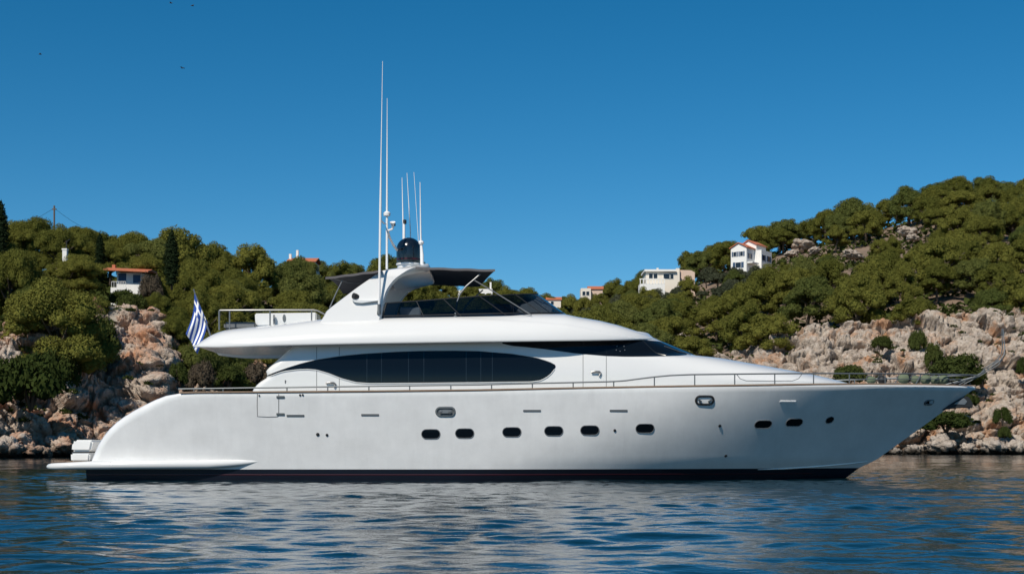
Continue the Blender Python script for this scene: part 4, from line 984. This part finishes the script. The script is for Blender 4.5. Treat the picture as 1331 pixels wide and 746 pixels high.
# radar arch: a hoop with raked legs
AR = [(430, 409), (414, 420.7), (405, 424.7), (390, 443.5), (374, 463.6), (355, 490), (349, 498), (345, 499), (330, 500)]
AF = [(430, 495), (409, 497.5), (400, 498.6), (391.5, 501), (383, 503.2), (375.5, 506.5), (368, 511.5), (362, 517), (356, 526.5), (351.3, 537), (348, 548), (345.5, 557), (330, 560)]
ZT = 6.47; path = []
for k in range(14): t = k / 13; path.append((2.30 - .34 * t, 4.55 + (ZT - .42 - 4.55) * t, 0))
for k in range(1, 8): a = math.pi / 2 * k / 7; path.append((1.96 - .55 * (1 - math.cos(a)) , ZT - .42 + .40 * math.sin(a), 1))
path += [(1.0, ZT - .01, 2), (.5, ZT, 2), (0, ZT, 2)]
full = [(y, z) for y, z, _ in path] + [(-y, z) for y, z, _ in path[::-1][1:]]; rows = []
for i, (y, z) in enumerate(full):
    y0, z0 = full[max(0, i - 1)]; y1, z1 = full[min(len(full) - 1, i + 1)]; d = Vector((0, y1 - y0, z1 - z0)).normalized(); nn = Vector((0, d.z, -d.y))
    Yd = CY - abs(y); Yq = 42.1; py = HZ - (z - HC) * F / Yq
    xr = XP(np.interp(py, [a for a, b in AR[::-1]], [b for a, b in AR[::-1]]), Yq); xf = XP(np.interp(py, [a for a, b in AF[::-1]], [b for a, b in AF[::-1]]), Yq)
    t = .12; c_ = Vector((0, CY - y, z)); e = min(.06, (xf - xr) / 4)
    nn = Vector((0, -nn.y, nn.z))
    sec = [(xr, 0), (xr + .02, .6), (xr + e, 1), (xf - e, 1), (xf - .02, .6), (xf, 0), (xf - .02, -.6), (xf - e, -1), (xr + e, -1), (xr + .02, -.6)]
    bl_ = sm(ZT - .3, ZT - .03, z); rows.append([(x, c_.y + nn.y * t * q, c_.z + nn.z * t * q - .20 * bl_ * (1 - (x - xr) / (xf - xr)) ** 1.4) for x, q in sec])
arch = MB().grid(rows, True).build('radar_arch', M['gelcoat'], yacht, sharp=50)
sh = MB(); Yw = 41.85
sh.prism([P(457, 389.6, Yw), P(461, 393.3, Yw), P(470, 394.2, Yw), P(491, 391.2, Yw), P(491, 390.2, Yw), P(470, 390.2, Yw)], (0, .45, 0)); wing = sh.build('lamp_bracket', M['gelcoat'], arch, False, bevel=.01)
fl = MB().lathe([(0, -.09), (.07, -.09), (.085, -.02), (.085, .08), (.06, .09), (0, .09)], P(462, 385, Yw + .12), (-.7, -.6, .2), 12); fl.build('floodlight', M['rubber'], wing)
MB().tube([P(462.5, 390, Yw + .12), P(462.2, 386, Yw + .12)], .02, 6).build('lamp_stem', M['steel'], wing)
# satellite dome on the arch
dm = empty('unused', (0, 0, 0), None, None); bpy.data.objects.remove(dm)
c0 = Vector((XP(531.5, CY), CY, 0)); zb_, zt_ = ZP(343, CY), ZP(309, CY); r_ = 16.2 / F * CY
prof = [(r_ * .98, 0), (r_, .05), (r_, zt_ - zb_ - r_ * .95)] + [(r_ * math.cos(a), zt_ - zb_ - r_ * .95 + r_ * .95 * math.sin(a)) for a in np.linspace(.12, math.pi / 2, 12)]
dome = MB().lathe(prof, c0 + Vector((0, 0, zb_)), n=36).build('satellite_dome', M['dome'], yacht)
MB().lathe([(r_ * .93, ZT - .1 - zb_), (r_ * .93, -.06), (r_ * 1.03, -.05), (r_ * 1.03, .0), (r_ * .9, .012)], c0 + Vector((0, 0, zb_)), n=36).build('dome_base', M['gelcoat'], dome)
MB().lathe([(r_ - .01, .085), (r_ + .004, .09), (r_ + .004, .15), (r_ - .01, .155)], c0 + Vector((0, 0, zb_)), n=36).build('dome_band', M['maroon'], dome)

# smoked windscreen round the flybridge
def fly(i, k):                                     # i 0..1 along the side, 1..2 round to the front centre; k 0 foot .. 1 top
    Wb, Wt = 2.22, 2.10
    xa = XP(497, 42), XP(501.6, 42); x0 = XP(640, 42), XP(605, 42); xf = XP(737, CY), XP(699, CY)
    o_ = []
    for j in (0, 1):
        if i <= 1: X = xa[j] + (x0[j] - xa[j]) * i; y = (Wb, Wt)[j]
        else: th = (i - 1) * math.pi / 2; X = x0[j] + (xf[j] - x0[j]) * math.sin(th) ** .9; y = (Wb, Wt)[j] * max(0, math.cos(th)) ** .9
        Yd = CY - y * .75; px = CX + F * X / Yd
        z = ZP(interp([(497, 411), (560, 410), (640, 408.5), (737, 407.5)], px), CY - y) if j == 0 else ZP(interp([(501, 395), (550.6, 391.6), (622.5, 386), (697, 382.2), (705, 382)], px), CY - y * .9)
        o_.append(Vector((X, CY - y, z - (.05 if j == 0 else 0))))
    return o_[0].lerp(o_[1], k)
IS = list(np.linspace(0, 1, 20)) + list(np.linspace(1.05, 2, 20)); full = [(i, -1) for i in IS] + [(i, 1) for i in IS[::-1][1:]]
mir = lambda q, sd: (q.x, CY + sd * (CY - q.y), q.z)
sc_ = MB().grid([[mir(fly(i, k), sd) for k in (0, .35, .7, 1)] for i, sd in full]).build('flybridge_windscreen', M['tint'], yacht, weld=True)
fr = MB(); fr.tube([mir(fly(i, 1), sd) for i, sd in full], .018, 6); fr.tube([mir(fly(i, .12), sd) for i, sd in full], .02, 6)
for i in (0, .38, .72, 1.1, 1.45, 1.75):
    for sd in (-1, 1): fr.tube([mir(fly(i, k), sd) for k in (.02, .5, 1)], .012 if i else .03, 6)
fr.build('windscreen_frame', M['rubber'], sc_)
MB().box((XP(520, 43), 42.9, 4.6), (XP(547, 43), 43.3, ZP(399.5, 43))).build('bench_backrest', M['gelcoat'], yacht, False, bevel=.03)
MB().box((XP(640, 43), 43.2, 4.6), (XP(668, 43), 45.2, ZP(394, 43))).build('helm_console', M['canvas_top'], yacht, False, bevel=.05)

# awnings fore and aft of the arch
def awning(name, x_aft, x_fwd_n, x_fwd_f, za, zf, y0, y1, camber=.10):
    rows = []; rows2 = []; nu, nv = 14, 12
    for j in range(nv + 1):
        t = j / nv; Y = y0 + (y1 - y0) * t; xf = x_fwd_n + (x_fwd_f - x_fwd_n) * t ** 1.5; row = []
        for i in range(nu + 1):
            s_ = i / nu; row.append((x_aft + (xf - x_aft) * s_, Y, za + (zf - za) * s_ + camber * math.sin(math.pi * t) - .03 * math.sin(math.pi * 3 * s_) ** 2 * .5))
        rows.append(row)
    low = [[(x, y, z - .025) for x, y, z in r] for r in rows]
    a_ = MB(); a_.grid(rows, m=1); a_.grid(low, m=0)
    rim = [r[-1] for r in rows]; a_.grid([rim, [r[-1] for r in low]], m=1); a_.grid([[r[0] for r in rows], [r[0] for r in low]], m=1)
    hem = [(x, y - .012, z - .07) for x, y, z in rows[0]]; a_.grid([rows[0], hem, low[0]], m=1); a_.grid([rows[-1], low[-1]], m=1)
    return a_.build(name, [M['canvas'], M['canvas_top']], yacht, sharp=30)
f_awn = awning('front_awning', XP(540, 42), XP(643.5, 42), XP(623, 46.4), ZP(346.6, 42), ZP(350, 42), 42.0, 46.4)
a_awn = awning('aft_awning', XP(423, 42), XP(496, 42), XP(496, 42), ZP(360, 42), ZP(350.5, 42), 42.0, 46.4)
for sd in (-1, 1):
    po = MB(); yy = lambda d: CY + sd * (CY - d)
    q = [P(a, b, 42.1) for a, b in ((592, 410.5), (592.6, 403), (594.2, 392), (598, 382), (606, 372), (624, 356.5))]; po.tube([(v_.x, yy(v_.y), v_.z) for v_ in q], .024, 8)
    po.build('awning_pole', M['steel'], f_awn); po = MB()
    q = [P(616, 364, 42.1), P(640, 378, 42.05), P(691, 409.5, 41.9)]; po.tube([(v_.x, yy(v_.y), v_.z) for v_ in q], .018, 8)
    po.build('awning_stay', M['steel'], f_awn)
MB().lathe([(.07, 0), (.07, .03), (.04, .05), (.03, .14)], P(592, 412.5, 42.02), n=10).build('pole_foot', M['greysteel'], f_awn)
for sd in (-1, 1):
    yy = lambda d: CY + sd * (CY - d)
    for q in ((P(445, 364.5, 42.1), P(436, 383, 42.1), P(428.5, 400, 42.1)), (P(434, 361.8, 42.05), P(452, 367, 42.6), P(468, 368.5, 43.0))): po = MB().tube([(v_.x, yy(v_.y), v_.z) for v_ in q], .018, 8); po.build('awning_pole', M['steel'], a_awn)

# masts and aerials
def aerial(name, pts, rad, Y, m_='whitepaint', n=8): return MB().tube([P(a, b, Y) for a, b in pts], rad, n).build(name, M[m_], yacht)
a1 = aerial('whip_antenna', ((492.7, 406), (494.5, 270), (495.4, 200), (497.3, 80)), [.036, .036, .016, .007], 41.85)
MB().lathe([(.06, 0), (.06, .05), (.05, .12), (.045, .30)], P(492.6, 408.5, 41.85), n=10).build('antenna_foot', M['greysteel'], a1)
a2 = aerial('whip_antenna', ((502.8, 350), (503, 281), (503.2, 200), (503.3, 128)), [.036, .034, .02, .007], 43.0)
MB().lathe([(.02, 0), (.10, .02), (.11, .10), (.06, .15), (0, .16)], P(503, 281.5, 43.0), n=14).build('weather_sensor', M['whitepaint'], a2)
MB().tube([P(494.4, 275, 42.2), P(495.5, 287, 42.5), P(499, 290.5, 42.9), P(503, 291, 43.0)], .024, 8).build('antenna_bracket', M['whitepaint'], a2)
MB().tube([P(503.5, 299, 43.0), P(506, 308, 43.2), P(511, 318, 43.5), P(516, 325, 44.0)], .04, 8).build('antenna_bracket', M['whitepaint'], a2)
hn_ = MB(); hn_.lathe([(.03, 0), (.04, .1), (.09, .20), (.0, .15)], P(510.6, 297, 43.0), (0, -.5, 1), 10); hn_.tube([P(503, 300, 43), P(507, 299, 43), P(510.5, 297.5, 43)], .03, 6); h_ = hn_.build('horn', M['whitepaint'], a2)
MB().lathe([(0, 0), (.07, .0), (.06, .07), (0, .09)], P(511.4, 293.5, 43), (0, 0, 1), 10).build('signal_lamp', M['rubber'], a2)
for pts, rad, Y in ((((525, 345), (525, 291), (523.8, 288), (522.6, 231)), [.05, .045, .022, .009], 45.2), (((534, 345), (533.4, 300), (529, 225)), [.022, .018, .008], 45.6),
                    (((545, 350), (543.6, 308), (538, 224)), [.014, .010, .007], 45.6), (((547.6, 350), (547, 314), (546, 237)), [.03, .028, .010], 43.6)):
    aerial('whip_antenna', pts, rad, Y)
aerial('signal_horn', ((547, 318), (547.5, 315.5), (547.5, 313)), [.06, .09, .06], 43.6); aerial('antenna_mount', ((548.5, 352), (549, 332), (547.8, 318)), [.05, .045, .03], 43.6)
MB().lathe([(.06, 0), (.06, .12), (.0, .14)], P(526, 291, 45.2), n=10).build('masthead_lamp', M['rubber'], yacht)

# upper aft deck: railing, locker
rl = MB()
for Y in (42.35, 46.05):
    rl.tube([P(285, 429, Y), P(285, 404.6, Y), P(286, 403.4, Y), P(345, 403, Y), P(408, 403, Y), P(413, 404, Y), P(424, 409.5, Y)], .026, 8)
    for a, b, c in ((298.5, 403.2, 428), (351, 403, 424), (405, 403, 418)): rl.tube([P(a, b, Y), P(a, c, Y)], .022, 8)
rl.tube([P(285.4, 403.5, 42.35), P(285.4, 403.5, 46.05 * 1.0)], .02, 8) if False else None
z_ = ZP(403.5, 42.35); x_ = XP(285.2, 42.35); rl.tube([(x_, 42.35, z_), (x_ * 46.05 / 42.35, 46.05, z_ + (z_ - HC) * (46.05 / 42.35 - 1))], .022, 8)
rl.build('aft_railing', M['steel'], yacht)
lk = MB(); Y = 42.75; lk.prism([P(333, 428, Y), P(411, 424, Y), P(411, 405.8, Y), P(403, 406.2, Y), P(331, 407.2, Y), P(331.5, 416, Y)], (0, 1.0, 0)); lock = lk.build('deck_box', M['gelcoat'], yacht, False, bevel=.03)
p = P(369.5, 413.6, 42.745); ring = oval(p, Vector((1, 0, 0)), Vector((0, 0, 1)), Vector((0, -1, 0)), .05, .05, 0, .01); ring = [Vector((q.x, q.y, p.z + (q.z - p.z) * 2.3)) for q in ring]
MB().prism(ring, (0, .03, 0)).build('vent_cover', M['greysteel'], lock, False)
MB().box(P(355, 421, 42.6), P(357.3, 409.5, 42.7)).build('locker_latch', M['steel'], lock, False)

# stainless rail along the side deck and bow
RT = [(330, 502.8), (480, 501.8), (620, 500), (700, 498), (789, 496), (810, 495), (830, 492.3), (850, 489.8), (872, 487.8), (900, 486.7), (980, 485.8), (1060, 485.2), (1180, 485.6), (1240, 486.6), (1272, 487.6)]
def rail_pt(px, py):
    Y = 41.2
    for _ in range(10): X = XP(px, Y); Y = CY - max(.0, hb(X, 2.85) - .08)
    return Vector((X, Y, ZP(py, Y)))
rl = MB()
for sd in (-1, 1):
    m_ = lambda q: (q.x, CY + sd * (CY - q.y), q.z)
    rl.tube([m_(rail_pt(px, interp(RT, px))) for px in list(np.linspace(232, 330, 8)[:-1]) + list(np.linspace(330, 1272, 90)) if True] if False else [m_(rail_pt(px, interp([(232, 505.5), (329, 504)] + RT[1:], px))) for px in np.linspace(232, 1272, 110)], .022, 8)
    for px in [252, 290, 373, 426, 479.5, 532.5, 586, 639, 692, 745, 797.7, 850.6, 903, 955, 1007, 1057.5, 1104, 1150.5]:
        q = rail_pt(px, interp([(232, 505.5), (329, 504)] + RT[1:], px)); b = Vector((q.x, q.y, sheer(q.x) + .005)); rl.tube([m_(b), m_(q)], .018, 6)
    rl.tube([m_(rail_pt(1190, 499.5)), m_(rail_pt(1197, 487))], .018, 6)
    rl.tube([m_(rail_pt(px, 492.6)) for px in np.linspace(1104, 1250, 12)], .010, 6)
    q0 = rail_pt(1241, 501); q1 = rail_pt(1272, 487.6)
    rl.tube([m_(q1), m_(P(1288, 477, 43.95)), m_(P(1300, 468.5, 44.0)), m_(P(1305, 461, 44.05)), m_(P(1306, 452, 44.1)), m_(P(1303.7, 427, 44.15))], .017, 8)
    rl.tube([m_(rail_pt(1253, 499)), m_(P(1272, 489.5, 43.9)), m_(P(1298, 474, 44.0)), m_(P(1303, 466, 44.05))], .014, 8)
    rl.tube([m_(rail_pt(1240, 498.5)), m_(P(1272, 488.8, 43.9))], .018, 8)
rl.build('side_railing', M['greysteel'], yacht)
rp = MB(); rp.tube([rail_pt(958, 487), rail_pt(962, 492), rail_pt(970, 494.8), rail_pt(1000, 495.3), rail_pt(1030, 494.8), rail_pt(1038, 492), rail_pt(1042, 486.5)], .010, 6); rp.build('rope', M['cushion'], yacht)
# anchor tucked under the stem
an = MB(); Y = CY - .14
an.prism([P(1225, 533, Y), P(1233, 527, Y), P(1244, 520.5, Y), P(1256, 514.5, Y), P(1260, 516, Y), P(1265, 524.5, Y), P(1264.5, 530, Y), P(1254, 529.6, Y), P(1238, 531, Y)], (0, .28, 0)); anc = an.build('anchor', M['rubber'], yacht, False, bevel=.02)
MB().prism([P(1240, 525, Y - .02), P(1253, 517, Y - .02), P(1257.5, 521.5, Y - .02), P(1254, 526, Y - .02)], (0, .32, 0)).build('anchor_plate', M['steel'], anc, False, bevel=.01)

# ------------------------------------------------------------------ loose things on board
e = None
FG = 'round fenders stowed on the foredeck'
for px, py, wpx, hpx, cap, lab in ((1132.5, 494, 12.5, 10, 0, 'leftmost pale olive fender on the foredeck, the smallest'), (1147, 493.8, 12, 11, 2, 'all-black fender between olive ones on the foredeck'), (1175, 492.3, 17, 13, 1, 'largest olive fender on the foredeck, with a black end'),
                                   (1190, 493.3, 12, 11, 1, 'olive fender right beside the black-ended largest one'), (1203, 493.2, 14, 12.5, 0, 'plain round olive fender right of the slanted rail post'), (1215, 493.6, 12, 11, 0, 'olive fender half hidden between two others'), (1226.5, 493.5, 15, 12, 1, 'last olive fender towards the bow, with a black cap')):
    X = XP(px, 42.9); Y = CY - max(.15, hb(XP(px, 42.9), 2.85) - .42)
    c = P(px, py, Y); k = Y / F; a, b = wpx * k / 2, hpx * k / 2
    en = empty('fender', c - Vector((0, 0, b)), lab, 'fender', FG)
    ax = Vector((1, .25, 0)).normalized(); pr = [(b * math.sin(t) ** .8, -a * math.cos(t)) for t in np.linspace(0.01, math.pi - .01, 15)]
    bd = MB().lathe(pr, c, ax, 18).build('body', M['rubber'] if cap == 2 else M['fender'], en)
    if cap == 1: MB().lathe([(r0 * 1.03, h0 * 1.03) for r0, h0 in pr[9:]] + [(0, a * 1.06)], c, ax, 18).build('end_cap', M['rubber'], en)
    MB().tube([c + ax * -a, c + ax * (-a - .03) + Vector((0, 0, .03)), c + ax * (-a * .9) + Vector((0, 0, b * 1.0)), c + Vector((0, -.02, b * 1.06))], .012, 6).build('rope', M['greysteel'], en)
# striped flag on its staff
en = empty('flag_on_staff', P(272.5, 434, CY), 'blue and white striped flag with a cross on a slanted staff at the stern', 'flag')
MB().tube([P(273.5, 436, CY), P(262, 404, CY), P(252, 377.5, CY)], [.03, .026, .02], 8).build('staff', M['steel'], en)
MB().lathe([(0, -.03), (.035, 0), (0, .04)], P(251.8, 377, CY), n=8).build('finial', M['steel'], en)
H0, H1, F0, F1 = P(252.6, 381, CY - .02), P(269.5, 419, CY - .02), P(242.5, 434, CY - .1), P(256.5, 460, CY - .1)
nu, nv = 54, 36; rows = []
for j in range(nv + 1):
    v_ = j / nv; row = []
    for i in range(nu + 1):
        t = i / nu; a = H0.lerp(H1, v_); b = F0.lerp(F1, v_); q = a.lerp(b, t); fold = .07 * math.sin(2 * math.pi * (1.25 * v_ + .55 * t) + .6) * t ** .7 + .05 * math.sin(9 * v_ + 5 * t) * t
        row.append((q.x + .06 * math.sin(math.pi * t), q.y + fold, q.z + .07 * math.sin(math.pi * t) * (v_ - .3)))
    rows.append(row)
fm = MB(); fm.grid(rows); k = 0; fm.m = []
for j in range(nv):
    for i in range(nu):
        st = int(j / nv * 9); blue = st % 2 == 0
        if j < nv * 5 / 9 and i < 20: blue = not ((8 <= j < 12) or (8 <= i < 12))
        fm.m.append(0 if blue else 1)
fm.build('flag', [M['flagblue'], M['flagwhite']], en, sharp=180)
# white double locker on the swim platform
en = empty('stern_locker', P(106, 600, 42.4), 'white two-tier locker standing on the swim platform behind the stern', 'locker')
Y = 42.4; lo = MB().prism([P(92, 600, Y), P(116, 600, Y), P(117, 588.2, Y), P(91.4, 588.2, Y)], (0, 1.6, 0)).build('lower_case', M['gelcoat'], en, False, bevel=.05)
MB().prism([P(93, 588.15, Y + .03), P(116, 588.15, Y + .03), P(116, 586.6, Y + .03), P(93, 586.6, Y + .03)], (0, 1.5, 0)).build('gasket', M['rubber'], en, False)
MB().prism([P(92.3, 586.55, Y), P(117.5, 586.55, Y), P(121, 571.3, Y), P(97, 571.3, Y), P(93.4, 575, Y)], (0, 1.6, 0)).build('lid', M['gelcoat'], en, False, bevel=.06)
# grey sun cushion on the upper deck
cu = MB().box(P(290.5, 428, 42.6), P(333, 418.4, 42.6) + Vector((0, 2.6, 0))).build('sun_cushion', M['cushion'], None, True, bevel=.06); tag(cu, 'grey sun cushion lying on the aft upper deck behind the railing', 'cushion')
# birds
for px, py, s_, rz, lab in ((52, 71, 1.0, .3, 'small dark bird flying alone at the upper left'), (237, 89, 1.1, -.5, 'dark bird flying lowest of the group of three'), (250, 8, 1.0, .8, 'dark bird right of the pair near the top edge'), (222, 4.5, .9, -.2, 'dark bird left of the pair near the top edge')):
    en = empty('bird', P(px, py, 240), lab, 'bird', 'birds in the sky', rz)
    c = P(px, py, 240); MB().tube([c + Vector((-.26, 0, 0)), c + Vector((-.1, 0, .01)), c + Vector((.1, 0, .02)), c + Vector((.26, 0, .03)), c + Vector((.32, 0, .02))], [.02, .07, .08, .05, .01], 8).build('body', M['bird'], en)
    for sd in (-1, 1):
        wv = [(-.10, 0, .02), (.10, 0, .02), (.12, .28 * sd, .14), (.02, .58 * sd, .06), (-.06, .30 * sd, .13)]
        MB().prism([c + Vector(q) * s_ for q in wv], (0, 0, .015)).build('wing', M['bird'], en, False)
